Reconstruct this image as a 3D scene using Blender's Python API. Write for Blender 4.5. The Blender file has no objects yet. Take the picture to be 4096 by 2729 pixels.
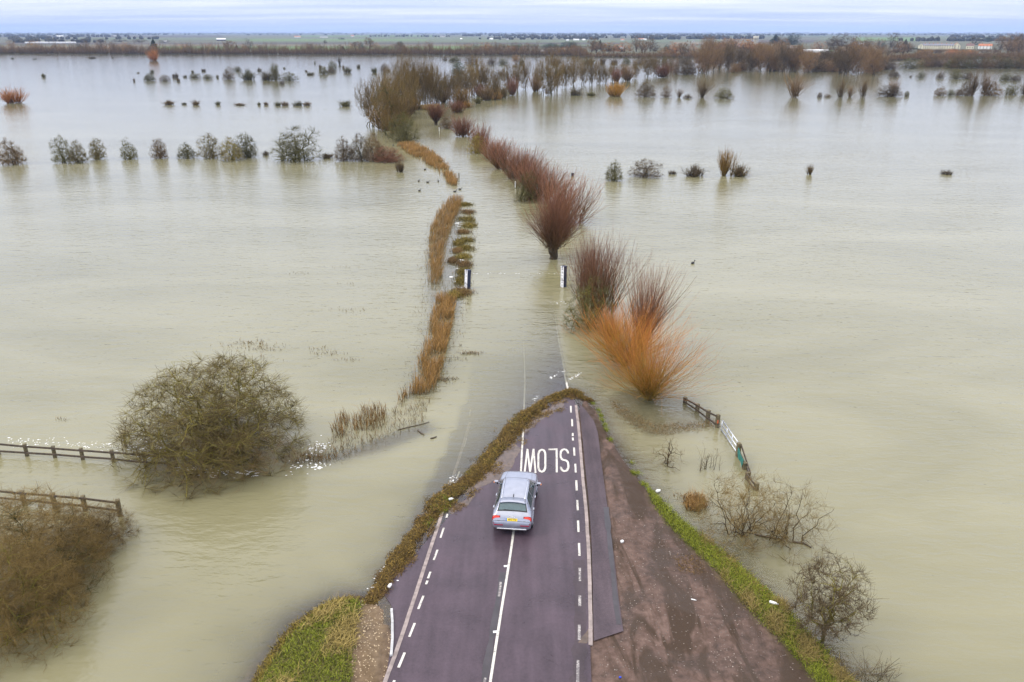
import bpy, bmesh, math, random
import numpy as np
from mathutils import Vector, Matrix
from mathutils.geometry import delaunay_2d_cdt

random.seed(11)
rng = np.random.default_rng(11)
sc = bpy.context.scene
COL = sc.collection
rad = math.radians

# ------------------------------------------------------------------ camera
IW, IH, F = 4096.0, 2729.0, 4096.0 * 28.0 / 36.0
CAMZ, HORIZ = 22.3, 128.0
PITCH = math.atan((IH / 2 - HORIZ) / F)
SP, CP = math.sin(PITCH), math.cos(PITCH)
cam = bpy.data.cameras.new("camera")
cam.lens, cam.sensor_width, cam.clip_start, cam.clip_end = 28.0, 36.0, 0.5, 60000.0
camo = bpy.data.objects.new("camera", cam)
camo.location = (0, 0, CAMZ)
camo.rotation_euler = (math.pi / 2 - PITCH, 0, 0)
COL.objects.link(camo)
sc.camera = camo

# ------------------------------------------------------------------ sky and sun
SUN_EL, SUN_AZ = rad(42), rad(-105)          # azimuth from +Y towards +X
world = bpy.data.worlds.new("World")
sc.world = world
world.use_nodes = True
nt = world.node_tree
nt.nodes.clear()
def N(tree, kind, **kw):
    n = tree.nodes.new(kind)
    for k, v in kw.items():
        setattr(n, k, v)
    return n
def math_node(tree, op, a=None, b=None, clamp=False):
    n = N(tree, "ShaderNodeMath", operation=op, use_clamp=clamp)
    for i, v in enumerate((a, b)):
        if v is None: continue
        if isinstance(v, (int, float)): n.inputs[i].default_value = v
        else: tree.links.new(v, n.inputs[i])
    return n.outputs[0]
def ramp(tree, fac, stops, interp="LINEAR"):
    n = N(tree, "ShaderNodeValToRGB")
    n.color_ramp.interpolation = interp
    e = n.color_ramp.elements
    while len(e) > 1: e.remove(e[-1])
    e[0].position, e[0].color = stops[0][0], (*stops[0][1], 1)
    for p, c in stops[1:]:
        x = e.new(p); x.color = (*c, 1)
    tree.links.new(fac, n.inputs[0])
    return n.outputs[0]
def mixc(tree, fac, a, b, blend="MIX"):
    n = N(tree, "ShaderNodeMix", data_type="RGBA", blend_type=blend)
    for s, v in ((0, fac), (6, a), (7, b)):
        if isinstance(v, (int, float)): n.inputs[s].default_value = v
        elif isinstance(v, tuple): n.inputs[s].default_value = (*v, 1)
        else: tree.links.new(v, n.inputs[s])
    return n.outputs[2]
sky = N(nt, "ShaderNodeTexSky", sky_type="NISHITA")
sky.sun_disc = False
sky.sun_elevation, sky.sun_rotation = SUN_EL, SUN_AZ
geo = N(nt, "ShaderNodeTexCoord")
sep = N(nt, "ShaderNodeSeparateXYZ"); nt.links.new(geo.outputs["Generated"], sep.inputs[0])
zc = math_node(nt, "MAXIMUM", sep.outputs[2], 0.0)
den = math_node(nt, "ADD", zc, 0.035)
comb = N(nt, "ShaderNodeCombineXYZ")
nt.links.new(math_node(nt, "DIVIDE", sep.outputs[0], den), comb.inputs[0])
nt.links.new(math_node(nt, "DIVIDE", sep.outputs[1], den), comb.inputs[1])
mp = N(nt, "ShaderNodeMapping"); mp.inputs["Scale"].default_value = (0.16, 0.42, 1)
mp.inputs["Rotation"].default_value = (0, 0, rad(8))
nt.links.new(comb.outputs[0], mp.inputs[0])
cn = N(nt, "ShaderNodeTexNoise"); cn.inputs["Scale"].default_value = 1.1
cn.inputs["Detail"].default_value = 7; cn.inputs["Roughness"].default_value = 0.55
nt.links.new(mp.outputs[0], cn.inputs["Vector"])
cloud = ramp(nt, cn.outputs[0], [(0.30, (0.48, 0.56, 0.78)), (0.45, (0.58, 0.645, 0.815)), (0.56, (0.67, 0.715, 0.84)), (0.70, (0.80, 0.825, 0.89))])
# overcast luminance: darkest at the horizon, about three times brighter overhead
lum = math_node(nt, "ADD", math_node(nt, "MULTIPLY", math_node(nt, "POWER", zc, 0.55), 2.0), 1.0)
warm = mixc(nt, math_node(nt, "MULTIPLY", math_node(nt, "SUBTRACT", zc, 0.30), 2.0, True), cloud, mixc(nt, 0.85, cloud, (0.82, 0.78, 0.72)))
bg1 = N(nt, "ShaderNodeBackground"); bg1.inputs[1].default_value = 0.10
nt.links.new(sky.outputs[0], bg1.inputs[0])
bg2 = N(nt, "ShaderNodeBackground")
nt.links.new(warm, bg2.inputs[0]); nt.links.new(lum, bg2.inputs[1])
mixs = N(nt, "ShaderNodeMixShader"); mixs.inputs[0].default_value = 0.94
nt.links.new(bg1.outputs[0], mixs.inputs[1]); nt.links.new(bg2.outputs[0], mixs.inputs[2])
wo = N(nt, "ShaderNodeOutputWorld"); nt.links.new(mixs.outputs[0], wo.inputs[0])

sun = bpy.data.lights.new("sun", "SUN")
sun.energy, sun.angle, sun.color = 1.4, rad(18), (1.0, 0.94, 0.84)
suno = bpy.data.objects.new("sun", sun)
COL.objects.link(suno)
sd = Vector((math.sin(SUN_AZ) * math.cos(SUN_EL), math.cos(SUN_AZ) * math.cos(SUN_EL), math.sin(SUN_EL)))
suno.rotation_euler = (-sd).to_track_quat("-Z", "Y").to_euler()
suno.location = sd * 100

vs = sc.view_settings
vs.view_transform, vs.look, vs.exposure, vs.gamma = "Standard", "None", 0.17, 1.0
sc.cycles.use_denoising = True
sc.cycles.max_bounces = 6
sc.cycles.transparent_max_bounces = 12
sc.cycles.volume_bounces = 0

# ------------------------------------------------------------------ helpers
def px(u, v, z=0.0):
    t = (v - IH / 2) / F
    s = (CAMZ - z) / (SP + CP * t)
    return Vector(((u - IW / 2) / F * s, (CP - SP * t) * s, z))
def mpp(v, z=0.0):                               # metres per photo pixel at the ground under row v
    return (CAMZ - z) / (SP + CP * (v - IH / 2) / F) / F
def ztop(y, v):                                  # height of a point above ground distance y that shows at row v
    t = (v - IH / 2) / F
    return CAMZ - y * (SP + CP * t) / (CP - SP * t)
def tag(o, label=None, cat=None, group=None, kind=None):
    if label: o["label"] = label
    if cat: o["category"] = cat
    if group: o["group"] = group
    if kind: o["kind"] = kind
    return o
def empty(name, loc=(0, 0, 0), rz=0.0, **kw):
    o = bpy.data.objects.new(name, None)
    o.location, o.rotation_euler = loc, (0, 0, rz)
    o.empty_display_size = 0.2
    COL.objects.link(o)
    return tag(o, **kw)
def link(name, me, m=None, parent=None, loc=(0, 0, 0), **kw):
    if m is not None and not me.materials: me.materials.append(m)
    o = bpy.data.objects.new(name, me)
    o.location = loc
    COL.objects.link(o)
    if parent is not None: o.parent = parent
    return tag(o, **kw)
def np_mesh(name, V, Fq, attrs=None, smooth=False):
    """V (n,3); Fq (m,k) faces of k corners; attrs {name: (n,) floats}"""
    V = np.asarray(V, np.float32); Fq = np.asarray(Fq, np.int32)
    me = bpy.data.meshes.new(name)
    me.vertices.add(len(V)); me.vertices.foreach_set("co", V.ravel())
    k = Fq.shape[1]
    me.loops.add(Fq.size); me.loops.foreach_set("vertex_index", Fq.ravel())
    me.polygons.add(len(Fq)); me.polygons.foreach_set("loop_start", np.arange(0, Fq.size, k, dtype=np.int32))
    me.polygons.foreach_set("use_smooth", np.full(len(Fq), smooth))
    for a, d in (attrs or {}).items():
        at = me.attributes.new(a, "FLOAT", "POINT"); at.data.foreach_set("value", np.asarray(d, np.float32))
    me.update(calc_edges=True)
    return me
def bm_mesh(name, bm, smooth=False):
    me = bpy.data.meshes.new(name)
    bmesh.ops.recalc_face_normals(bm, faces=bm.faces[:])
    bm.to_mesh(me); bm.free()
    for p in me.polygons: p.use_smooth = smooth
    return me
def bm_box(bm, c, s, rz=0.0, bevel=0.0, mat=None):
    M = Matrix.Translation(c) @ Matrix.Rotation(rz, 4, "Z") @ Matrix.Diagonal((*s, 1))
    r = bmesh.ops.create_cube(bm, size=1.0, matrix=(mat @ M) if mat else M)
    if bevel:
        es = list({e for v in r["verts"] for e in v.link_edges})
        bmesh.ops.bevel(bm, geom=es, offset=bevel, segments=2, affect="EDGES", profile=0.6)
def bm_beam(bm, a, b, w, h):
    a, b = Vector(a), Vector(b); d = b - a
    up = Vector((0, 0, 1)) if abs(d.normalized().z) < 0.95 else Vector((1, 0, 0))
    s = d.cross(up).normalized(); n = s.cross(d).normalized()
    q = []
    for p in (a, b):
        for i, j in ((-1, -1), (1, -1), (1, 1), (-1, 1)):
            q.append(bm.verts.new(p + s * (i * w / 2) + n * (j * h / 2)))
    for f in ((0, 1, 2, 3), (7, 6, 5, 4), (0, 4, 5, 1), (1, 5, 6, 2), (2, 6, 7, 3), (3, 7, 4, 0)):
        bm.faces.new([q[i] for i in f])
def bm_tube(bm, pts, radii, n=8):
    rings = []
    pts = [Vector(p) for p in pts]
    for i, p in enumerate(pts):
        d = (pts[min(i + 1, len(pts) - 1)] - pts[max(i - 1, 0)]).normalized()
        ref = Vector((0, 0, 1)) if abs(d.z) < 0.9 else Vector((1, 0, 0))
        a = d.cross(ref).normalized(); b = a.cross(d)
        rings.append([bm.verts.new(p + (a * math.cos(2 * math.pi * k / n) + b * math.sin(2 * math.pi * k / n)) * radii[i]) for k in range(n)])
    for r0, r1 in zip(rings, rings[1:]):
        for k in range(n):
            bm.faces.new((r0[k], r0[(k + 1) % n], r1[(k + 1) % n], r1[k]))
    bm.faces.new(rings[0][::-1]); bm.faces.new(rings[-1])

# ------------------------------------------------------------------ materials
def new_mat(name):
    m = bpy.data.materials.new(name); m.use_nodes = True
    t = m.node_tree
    return m, t, t.nodes["Principled BSDF"]
def coords(t, scale=(1, 1, 1), rot=0.0, kind="Object"):
    c = N(t, "ShaderNodeTexCoord"); p = N(t, "ShaderNodeMapping")
    p.inputs["Scale"].default_value = scale; p.inputs["Rotation"].default_value = (0, 0, rot)
    t.links.new(c.outputs[kind], p.inputs[0])
    return p.outputs[0]
def noise(t, vec, scale, detail=4, rough=0.55, dist=0.0):
    n = N(t, "ShaderNodeTexNoise")
    n.inputs["Scale"].default_value, n.inputs["Detail"].default_value = scale, detail
    n.inputs["Roughness"].default_value, n.inputs["Distortion"].default_value = rough, dist
    t.links.new(vec, n.inputs["Vector"])
    return n.outputs[0]
def bump(t, bsdf, h, dist, strength=1.0):
    b = N(t, "ShaderNodeBump"); b.inputs["Distance"].default_value = dist; b.inputs["Strength"].default_value = strength
    t.links.new(h, b.inputs["Height"]); t.links.new(b.outputs[0], bsdf.inputs["Normal"])
def attr(t, name):
    a = N(t, "ShaderNodeAttribute"); a.attribute_name = name
    return a.outputs["Fac"]
def plain(name, col, rough=0.6, metal=0.0, var=0.15, nscale=6.0, emit=None, coat=0.0, bmp=0.0):
    m, t, b = new_mat(name)
    v = coords(t)
    n = noise(t, v, nscale)
    lo = tuple(c * (1 - var) for c in col); hi = tuple(min(1, c * (1 + var)) for c in col)
    t.links.new(ramp(t, n, [(0.3, lo), (0.7, hi)]), b.inputs["Base Color"])
    b.inputs["Roughness"].default_value, b.inputs["Metallic"].default_value = rough, metal
    b.inputs["Coat Weight"].default_value = coat
    b.inputs["Coat Roughness"].default_value = 0.08
    if bmp: bump(t, b, n, bmp)
    if emit:
        b.inputs["Emission Color"].default_value = (*emit[0], 1); b.inputs["Emission Strength"].default_value = emit[1]
    return m
def bark(name, base, mid, tip, rough=0.8, var=0.35, alt=None):
    """plant wood: colour runs from old wood to young shoot along each branch, with per-branch and per-plant variation"""
    base, mid, tip = (tuple(q * k for q, k in zip(c_, (0.98, 0.91, 0.58))) for c_ in (base, mid, tip))
    m, t, b = new_mat(name)
    c = ramp(t, attr(t, "tip"), [(0.0, base), (0.45, mid), (1.0, tip)])
    r = attr(t, "rnd")
    oi = N(t, "ShaderNodeObjectInfo")
    if alt: c = mixc(t, math_node(t, "MULTIPLY", math_node(t, "FRACT", math_node(t, "MULTIPLY", r, 7.13)), 1.0), c, mixc(t, math_node(t, "GREATER_THAN", r, 0.62), c, alt))
    k = math_node(t, "ADD", math_node(t, "MULTIPLY", r, var * 2), 1 - var)
    k = math_node(t, "MULTIPLY", k, math_node(t, "ADD", math_node(t, "MULTIPLY", oi.outputs["Random"], 0.4), 0.8))
    g = N(t, "ShaderNodeCombineXYZ")
    for i in range(3): t.links.new(k, g.inputs[i])
    c = mixc(t, 1.0, c, g.outputs[0], "MULTIPLY")
    t.links.new(c, b.inputs["Base Color"])
    b.inputs["Roughness"].default_value = rough
    b.inputs["Specular IOR Level"].default_value = 0.25
    return m
B_OLIVE = bark("olive_thorn_wood", (0.034, 0.033, 0.013), (0.060, 0.061, 0.020), (0.098, 0.093, 0.038))
B_BROWN = bark("brown_thorn_wood", (0.040, 0.030, 0.019), (0.080, 0.058, 0.034), (0.135, 0.090, 0.055))
B_TWIG = bark("lichened_thorn_twigs", (0.050, 0.045, 0.017), (0.070, 0.058, 0.026), (0.100, 0.076, 0.045), alt=(0.13, 0.115, 0.022))
B_STRAWTWIG = bark("golden_brown_twigs", (0.045, 0.034, 0.014), (0.095, 0.070, 0.028), (0.150, 0.105, 0.048))
B_GREY = bark("greybrown_twig_wood", (0.034, 0.027, 0.021), (0.060, 0.047, 0.037), (0.100, 0.074, 0.057))
B_LICHEN = bark("lichen_covered_wood", (0.075, 0.070, 0.022), (0.14, 0.125, 0.030), (0.14, 0.105, 0.06), alt=(0.17, 0.15, 0.02))
B_GOLD = bark("golden_lichen_wood", (0.16, 0.13, 0.02), (0.28, 0.24, 0.03), (0.16, 0.12, 0.05))
B_RED = bark("red_osier_shoots", (0.075, 0.052, 0.031), (0.132, 0.074, 0.050), (0.205, 0.086, 0.078))
B_MAROON = bark("maroon_osier_shoots", (0.05, 0.036, 0.027), (0.112, 0.056, 0.044), (0.170, 0.078, 0.070))
B_ORANGE = bark("orange_osier_shoots", (0.105, 0.085, 0.022), (0.285, 0.165, 0.028), (0.42, 0.135, 0.070))
B_AMBER = bark("amber_osier_shoots", (0.070, 0.052, 0.020), (0.135, 0.090, 0.030), (0.195, 0.115, 0.045))
B_WILLOW = bark("willow_wood", (0.050, 0.044, 0.020), (0.088, 0.070, 0.034), (0.140, 0.098, 0.052))
B_FARBR = bark("winter_crown_wood", (0.07, 0.052, 0.038), (0.12, 0.082, 0.058), (0.18, 0.115, 0.078))
B_FARGOLD = bark("golden_crown_wood", (0.12, 0.08, 0.03), (0.22, 0.13, 0.035), (0.30, 0.16, 0.045))
B_FAROR = bark("rusty_crown_wood", (0.13, 0.06, 0.03), (0.26, 0.105, 0.035), (0.34, 0.14, 0.05))
B_FARGREEN = bark("evergreen_needles", (0.014, 0.026, 0.016), (0.020, 0.040, 0.022), (0.030, 0.052, 0.028))

def water_mat():
    m = bpy.data.materials.new("muddy_flood_water"); m.use_nodes = True
    t = m.node_tree; t.nodes.clear()
    out = N(t, "ShaderNodeOutputMaterial")
    c = N(t, "ShaderNodeTexCoord")
    def nz(scale, rot, s, detail=3, rough=0.5, dist=0.3):
        p = N(t, "ShaderNodeMapping"); p.inputs["Scale"].default_value = scale; p.inputs["Rotation"].default_value = (0, 0, rot)
        t.links.new(c.outputs["Object"], p.inputs[0])
        return noise(t, p.outputs[0], s, detail, rough, dist)
    big = nz((0.45, 1, 1), rad(24), 0.55, 2)              # long swells from the wind
    mid = nz((0.40, 1, 1), rad(20), 1.7, 2, 0.55, 0.5)
    fine = nz((0.5, 1, 1), rad(12), 5.5, 2, 0.6, 0.4)
    h = math_node(t, "ADD", math_node(t, "MULTIPLY", big, 0.36), math_node(t, "ADD", math_node(t, "MULTIPLY", mid, 0.46), math_node(t, "MULTIPLY", fine, 0.13)))
    # gusts: ruffled lanes and calm lanes
    gust = nz((0.35, 0.7, 1), rad(20), 0.09, 2)
    b = N(t, "ShaderNodeBump"); b.inputs["Distance"].default_value = 0.24
    # the open fetch nearest the road is the most ruffled; the sheltered meadow further out lies calmer
    sepw = N(t, "ShaderNodeSeparateXYZ"); t.links.new(c.outputs["Object"], sepw.inputs[0])
    mr = N(t, "ShaderNodeMapRange"); mr.inputs[1].default_value, mr.inputs[2].default_value, mr.inputs[3].default_value, mr.inputs[4].default_value = 30.0, 190.0, 1.0, 0.34
    t.links.new(sepw.outputs[1], mr.inputs[0])
    t.links.new(math_node(t, "MULTIPLY", math_node(t, "ADD", math_node(t, "MULTIPLY", gust, 0.6), 0.45, True), mr.outputs[0]), b.inputs["Strength"])
    t.links.new(h, b.inputs["Height"])
    silt = nz((0.3, 0.8, 1), rad(-30), 0.10, 4, 0.6, 0.8)
    col = ramp(t, silt, [(0.32, (0.168, 0.156, 0.084)), (0.68, (0.228, 0.213, 0.128))])
    body = N(t, "ShaderNodeBsdfDiffuse"); t.links.new(col, body.inputs[0])
    clear = N(t, "ShaderNodeBsdfTransparent"); clear.inputs[0].default_value = (0.94, 0.94, 0.90, 1)
    # turbidity: opacity grows with the depth of the silty water column (Beer-Lambert)
    op = math_node(t, "SUBTRACT", 1.0, math_node(t, "POWER", 2.71828, math_node(t, "MULTIPLY", attr(t, "depth"), -6.5)), True)
    inner = N(t, "ShaderNodeMixShader")
    t.links.new(op, inner.inputs[0]); t.links.new(clear.outputs[0], inner.inputs[1]); t.links.new(body.outputs[0], inner.inputs[2])
    gl = N(t, "ShaderNodeBsdfGlossy"); gl.inputs["Roughness"].default_value = 0.06
    t.links.new(b.outputs[0], gl.inputs["Normal"])
    fr = N(t, "ShaderNodeFresnel"); fr.inputs[0].default_value = 1.56
    t.links.new(b.outputs[0], fr.inputs["Normal"])
    mx = N(t, "ShaderNodeMixShader")
    t.links.new(fr.outputs[0], mx.inputs[0]); t.links.new(inner.outputs[0], mx.inputs[1]); t.links.new(gl.outputs[0], mx.inputs[2])
    t.links.new(mx.outputs[0], out.inputs[0])
    return m
def asphalt_mat(name, c0, c1, wet, grain=60.0):
    m, t, b = new_mat(name)
    v = coords(t)
    n1 = noise(t, v, 0.45, 5, 0.6, 0.4); n2 = noise(t, coords(t, (1.0, 0.10, 1), rad(-4)), 1.8, 3); n3 = noise(t, v, grain, 2, 0.7)
    n4 = noise(t, v, 9, 4, 0.7)
    k = math_node(t, "ADD", math_node(t, "MULTIPLY", n1, 0.34), math_node(t, "ADD", math_node(t, "MULTIPLY", n2, 0.26), math_node(t, "ADD", math_node(t, "MULTIPLY", n3, 0.26), math_node(t, "MULTIPLY", n4, 0.18))))
    t.links.new(ramp(t, k, [(0.40, c0), (0.62, c1)]), b.inputs["Base Color"])
    t.links.new(ramp(t, n1, [(0.35, (wet,) * 3), (0.7, (min(1, wet + 0.3),) * 3)]), b.inputs["Roughness"])
    bump(t, b, n3, 0.006, 0.7)
    b.inputs["Specular IOR Level"].default_value = 0.22
    return m
def ground_mat():
    m, t, b = new_mat("gravelly_mud")
    v = coords(t)
    n1 = noise(t, v, 0.5, 5, 0.62, 0.7); n2 = noise(t, v, 3.0, 5, 0.65, 0.4); n3 = noise(t, v, 34, 2, 0.7)
    ruts = noise(t, coords(t, (1.0, 0.22, 1), rad(14)), 0.9, 4, 0.6, 1.2)
    mud = ramp(t, math_node(t, "ADD", math_node(t, "MULTIPLY", n1, 0.5), math_node(t, "MULTIPLY", n2, 0.5)), [(0.36, (0.036, 0.023, 0.016)), (0.5, (0.094, 0.060, 0.048)), (0.66, (0.155, 0.104, 0.087))])
    mud = mixc(t, ramp(t, ruts, [(0.44, (1, 1, 1)), (0.56, (0, 0, 0))]), mud, (0.048, 0.031, 0.021))
    grit = ramp(t, n3, [(0.60, (0, 0, 0)), (0.72, (1, 1, 1))])
    mud = mixc(t, math_node(t, "MULTIPLY", grit, 0.22), mud, (0.22, 0.17, 0.145))
    soil = ramp(t, n2, [(0.3, (0.060, 0.055, 0.018)), (0.7, (0.115, 0.098, 0.035))])
    c = mixc(t, attr(t, "grass"), mud, soil)
    stony = ramp(t, n2, [(0.3, (0.095, 0.062, 0.034)), (0.7, (0.185, 0.130, 0.078))])
    c = mixc(t, attr(t, "stony"), c, stony)
    t.links.new(c, b.inputs["Base Color"])
    t.links.new(ramp(t, n1, [(0.38, (0.35,) * 3), (0.58, (0.85,) * 3)]), b.inputs["Roughness"])
    bump(t, b, math_node(t, "ADD", n2, math_node(t, "MULTIPLY", n3, 0.25)), 0.05, 0.8)
    b.inputs["Specular IOR Level"].default_value = 0.18
    return m
M_WATER = water_mat()
M_ASPHALT = asphalt_mat("damp_asphalt", (0.032, 0.0225, 0.030), (0.086, 0.062, 0.080), 0.24)
M_ASPHALT2 = asphalt_mat("worn_wheel_track_asphalt", (0.034, 0.025, 0.030), (0.080, 0.061, 0.071), 0.45)
M_FOOTWAY = asphalt_mat("coarse_footway_asphalt", (0.032, 0.024, 0.030), (0.096, 0.073, 0.086), 0.55, 25.0)
M_GROUND = ground_mat()
def paint_mat(name, col, worn):
    m, t, b = new_mat(name)
    v = coords(t); n = noise(t, v, 14, 5, 0.7); n2 = noise(t, v, 1.7, 3)
    k = math_node(t, "ADD", math_node(t, "MULTIPLY", n, 0.7), math_node(t, "MULTIPLY", n2, 0.4))
    t.links.new(ramp(t, k, [(worn - 0.05, (0.13, 0.115, 0.12)), (worn + 0.04, tuple(c * 0.85 for c in col)), (worn + 0.2, col)]), b.inputs["Base Color"])
    b.inputs["Roughness"].default_value = 0.6
    return m
M_PAINT = paint_mat("road_paint", (0.56, 0.54, 0.495), 0.47)
M_PAINT_WORN = paint_mat("worn_road_paint", (0.45, 0.42, 0.40), 0.57)
M_KERB = plain("concrete_kerb", (0.25, 0.205, 0.195), 0.8, var=0.3, nscale=3, bmp=0.01)
M_KERB2 = plain("pale_concrete_kerb", (0.42, 0.42, 0.43), 0.8, var=0.25, nscale=4)
M_WHITE = plain("white_enamel", (0.78, 0.78, 0.80), 0.4, var=0.05)
M_BLACK = plain("black_paint", (0.012, 0.014, 0.025), 0.45, var=0.2)
M_TIMBER = plain("weathered_mossy_timber", (0.105, 0.085, 0.045), 0.85, var=0.55, nscale=7, bmp=0.02)
M_TIMBER_D = plain("dark_wet_timber", (0.062, 0.045, 0.030), 0.8, var=0.5, nscale=5, bmp=0.02)
M_FOAM = plain("foam", (0.80, 0.81, 0.83), 0.7, var=0.08, nscale=20)
M_STEEL = plain("galvanised_steel", (0.50, 0.52, 0.55), 0.4, 0.8, var=0.12)

# ------------------------------------------------------------------ ground, flood and road
def poly_sd(P, X, Y):
    """signed distance to polygon P (positive inside)"""
    P = np.asarray(P, float); d2 = np.full(X.shape, 1e18); ins = np.zeros(X.shape, bool)
    for (x0, y0), (x1, y1) in zip(P, np.roll(P, -1, 0)):
        ex, ey = x1 - x0, y1 - y0
        tt = np.clip(((X - x0) * ex + (Y - y0) * ey) / (ex * ex + ey * ey + 1e-12), 0, 1)
        d2 = np.minimum(d2, (X - x0 - tt * ex) ** 2 + (Y - y0 - tt * ey) ** 2)
        c = ((y0 > Y) != (y1 > Y)) & (X < (x1 - x0) * (Y - y0) / ((y1 - y0) if y1 != y0 else 1e-12) + x0)
        ins ^= c
    return np.where(ins, 1, -1) * np.sqrt(d2)
def W2(pts): return [tuple(px(u, v)[:2]) for u, v in pts]
SHORE = [(-9.5, 3.0), (-9.8, 20.0)] + W2([(1000, 2729), (1060, 2640), (1110, 2560), (1170, 2495), (1240, 2445), (1310, 2405), (1400, 2385), (1480, 2385),
    (1520, 2345), (1590, 2240), (1640, 2170), (1700, 2085), (1745, 2010), (1800, 1955), (1900, 1880), (1980, 1790), (2040, 1690), (2110, 1630),
    (2200, 1572), (2260, 1556), (2310, 1572), (2370, 1625), (2405, 1690), (2440, 1760), (2500, 1850), (2570, 1940), (2640, 2030), (2740, 2130), (2840, 2205),
    (2950, 2285), (3050, 2365), (3140, 2440), (3200, 2520), (3290, 2620), (3380, 2729)]) + [(13.8, 20.0), (14.5, 3.0)]
A0 = np.array(px(1500, 2390)[:2]); B0 = np.array(px(2250, 1570)[:2])
dirL = (B0 - A0) / np.linalg.norm(B0 - A0); nW = np.array((-dirL[1], dirL[0]))      # towards the flood
def road_z(x, y):
    d = (np.asarray(x) - A0[0]) * nW[0] + (np.asarray(y) - A0[1]) * nW[1]
    dp = np.maximum(d, 0)
    return -(d / 42.0 + 0.0026 * dp * dp)
ROAD_L = [(1040, 3950), (1250, 3430), (1445, 2950), (1530, 2740), (1556, 2640), (1572, 2450), (1530, 2345), (1590, 2190), (1690, 1980), (1770, 1820), (1840, 1650), (1885, 1500), (1900, 1300), (1895, 1150), (1880, 1000), (1880, 850), (1865, 740), (1800, 640)]
ROAD_R = [(2402, 3950), (2386, 3430), (2372, 2950), (2360, 2583), (2353, 2207), (2342, 2029), (2329, 1900), (2310, 1700), (2300, 1612), (2276, 1560), (2240, 1400), (2225, 1250), (2200, 1100), (2150, 950), (2080, 800), (2010, 710), (1930, 640)]
ROAD = W2(ROAD_L) + W2(ROAD_R)[::-1]
FOOT_R = [(2492, 2545), (2472, 2400), (2462, 2300), (2447, 2180), (2424, 2000), (2404, 1850), (2392, 1740), (2376, 1690), (2336, 1636), (2304, 1606)]
FOOT = W2(FOOT_R) + W2([(2316, 1612), (2324, 1700), (2343, 1900), (2356, 2029), (2367, 2207), (2374, 2583)])
LBANK = [(-9.6, 15.0)] + W2([(1010, 2729), (1070, 2640), (1120, 2565), (1180, 2500), (1250, 2450), (1320, 2408), (1400, 2390), (1440, 2400), (1425, 2500), (1405, 2600), (1410, 2740)]) + [(-5.9, 15.0)]
LSTONY = W2([(1440, 2400), (1500, 2390), (1560, 2440), (1568, 2560), (1550, 2680), (1500, 2800), (1410, 2800), (1405, 2600), (1425, 2500)])
RVERGE_C = [(2600, 1968, 12), (2650, 2030, 22), (2710, 2095, 34), (2790, 2165, 42), (2870, 2235, 46), (2945, 2310, 55), (3020, 2390, 62), (3090, 2460, 66), (3160, 2530, 62), (3240, 2620, 62), (3320, 2715, 66), (3420, 2830, 70)]
RVERGE = W2([(u + w * 0.65, v - w * 0.55) for u, v, w in RVERGE_C] + [(u - w * 0.65, v + w * 0.55) for u, v, w in RVERGE_C][::-1])
def ground_h(X, Y):
    X = np.asarray(X, float); Y = np.asarray(Y, float)
    s = poly_sd(SHORE, X, Y)
    inn = 0.30 * (1 - np.exp(-np.maximum(s, 0) / 2.2))
    fade = np.clip((Y - 50) / 30, 0, 1)
    out = -(1.0 + 0.4 * fade) * (1 - np.exp(-np.maximum(-s, 0) / 7.0))
    h = np.where(s > 0, inn, out)
    h += 0.025 * (np.sin(X * 1.9 + np.sin(Y * 1.3)) * np.sin(Y * 1.7 + 0.6 * X)) * np.clip(np.abs(s) / 1.0, 0.25, 1)
    # banks: the left verge stands a little proud
    h += 0.16 * np.clip(poly_sd(LBANK, X, Y) / 0.8, 0, 1) + 0.07 * np.clip(poly_sd(RVERGE, X, Y) / 0.4, 0, 1)
    # the drowned reed bank and the shelf round the osier stools on the other side
    for P, top, ww in BANKS:
        sb = poly_sd(P, X, Y)
        h = np.maximum(h, top - 0.8 * np.clip(-sb / ww, 0, 3))
    r = np.maximum(poly_sd(ROAD, X, Y), poly_sd(FOOT, X, Y))
    k = np.clip((r + 0.9) / 0.6, 0, 1)
    zr = road_z(X, Y)
    tgt = np.where(r > -0.02, zr - 0.045, np.minimum(zr - 0.045, np.maximum(h, zr - 0.3)))
    return h * (1 - k) + tgt * k
REEDBANK = W2([(1640, 1590), (1720, 1580), (1770, 1450), (1790, 1300), (1850, 1180), (1890, 1100), (1890, 900), (1850, 780), (1820, 770), (1770, 880), (1730, 1000), (1720, 1150), (1735, 1250), (1715, 1400)])
STOOLSHELF = W2([(2420, 1600), (2500, 1680), (2600, 1740), (2760, 1710), (2860, 1690), (2760, 1600), (2560, 1560)])
LSPIT = W2([(1180, 1850), (1260, 1840), (1440, 1790), (1560, 1745), (1700, 1700), (1720, 1720), (1520, 1800), (1300, 1850)])
BANKS = [(REEDBANK, -0.12, 3.0), (STOOLSHELF, -0.11, 4.0), (LSPIT, -0.07, 2.5)]

def grid_lines(lo, hi, step, a, b, g=1.22):
    xs = list(np.arange(lo, hi + 1e-6, step))
    s = step; x = lo
    left = []
    while x > a: s *= g; x -= s; left.append(x)
    s = step; x = hi; right = []
    while x < b: s *= g; x += s; right.append(x)
    return np.array(left[::-1] + xs + right)
def grid_mesh(name, xs, ys, zf, attrs_f=None, keep=None):
    X, Y = np.meshgrid(xs, ys)
    Z = zf(X, Y) if callable(zf) else np.full(X.shape, zf)
    V = np.stack([X, Y, Z], -1).reshape(-1, 3)
    ny, nx = X.shape
    i = (np.arange(ny - 1)[:, None] * nx + np.arange(nx - 1)[None, :]).ravel()
    Q = np.stack([i, i + 1, i + nx + 1, i + nx], -1)
    at = {k: f(X, Y).ravel() for k, f in (attrs_f or {}).items()}
    return np_mesh(name, V, Q, at, smooth=True)
GX = grid_lines(-30, 30, 0.4, -2600, 2600); GY = grid_lines(14, 80, 0.4, 4, 2600)
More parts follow.
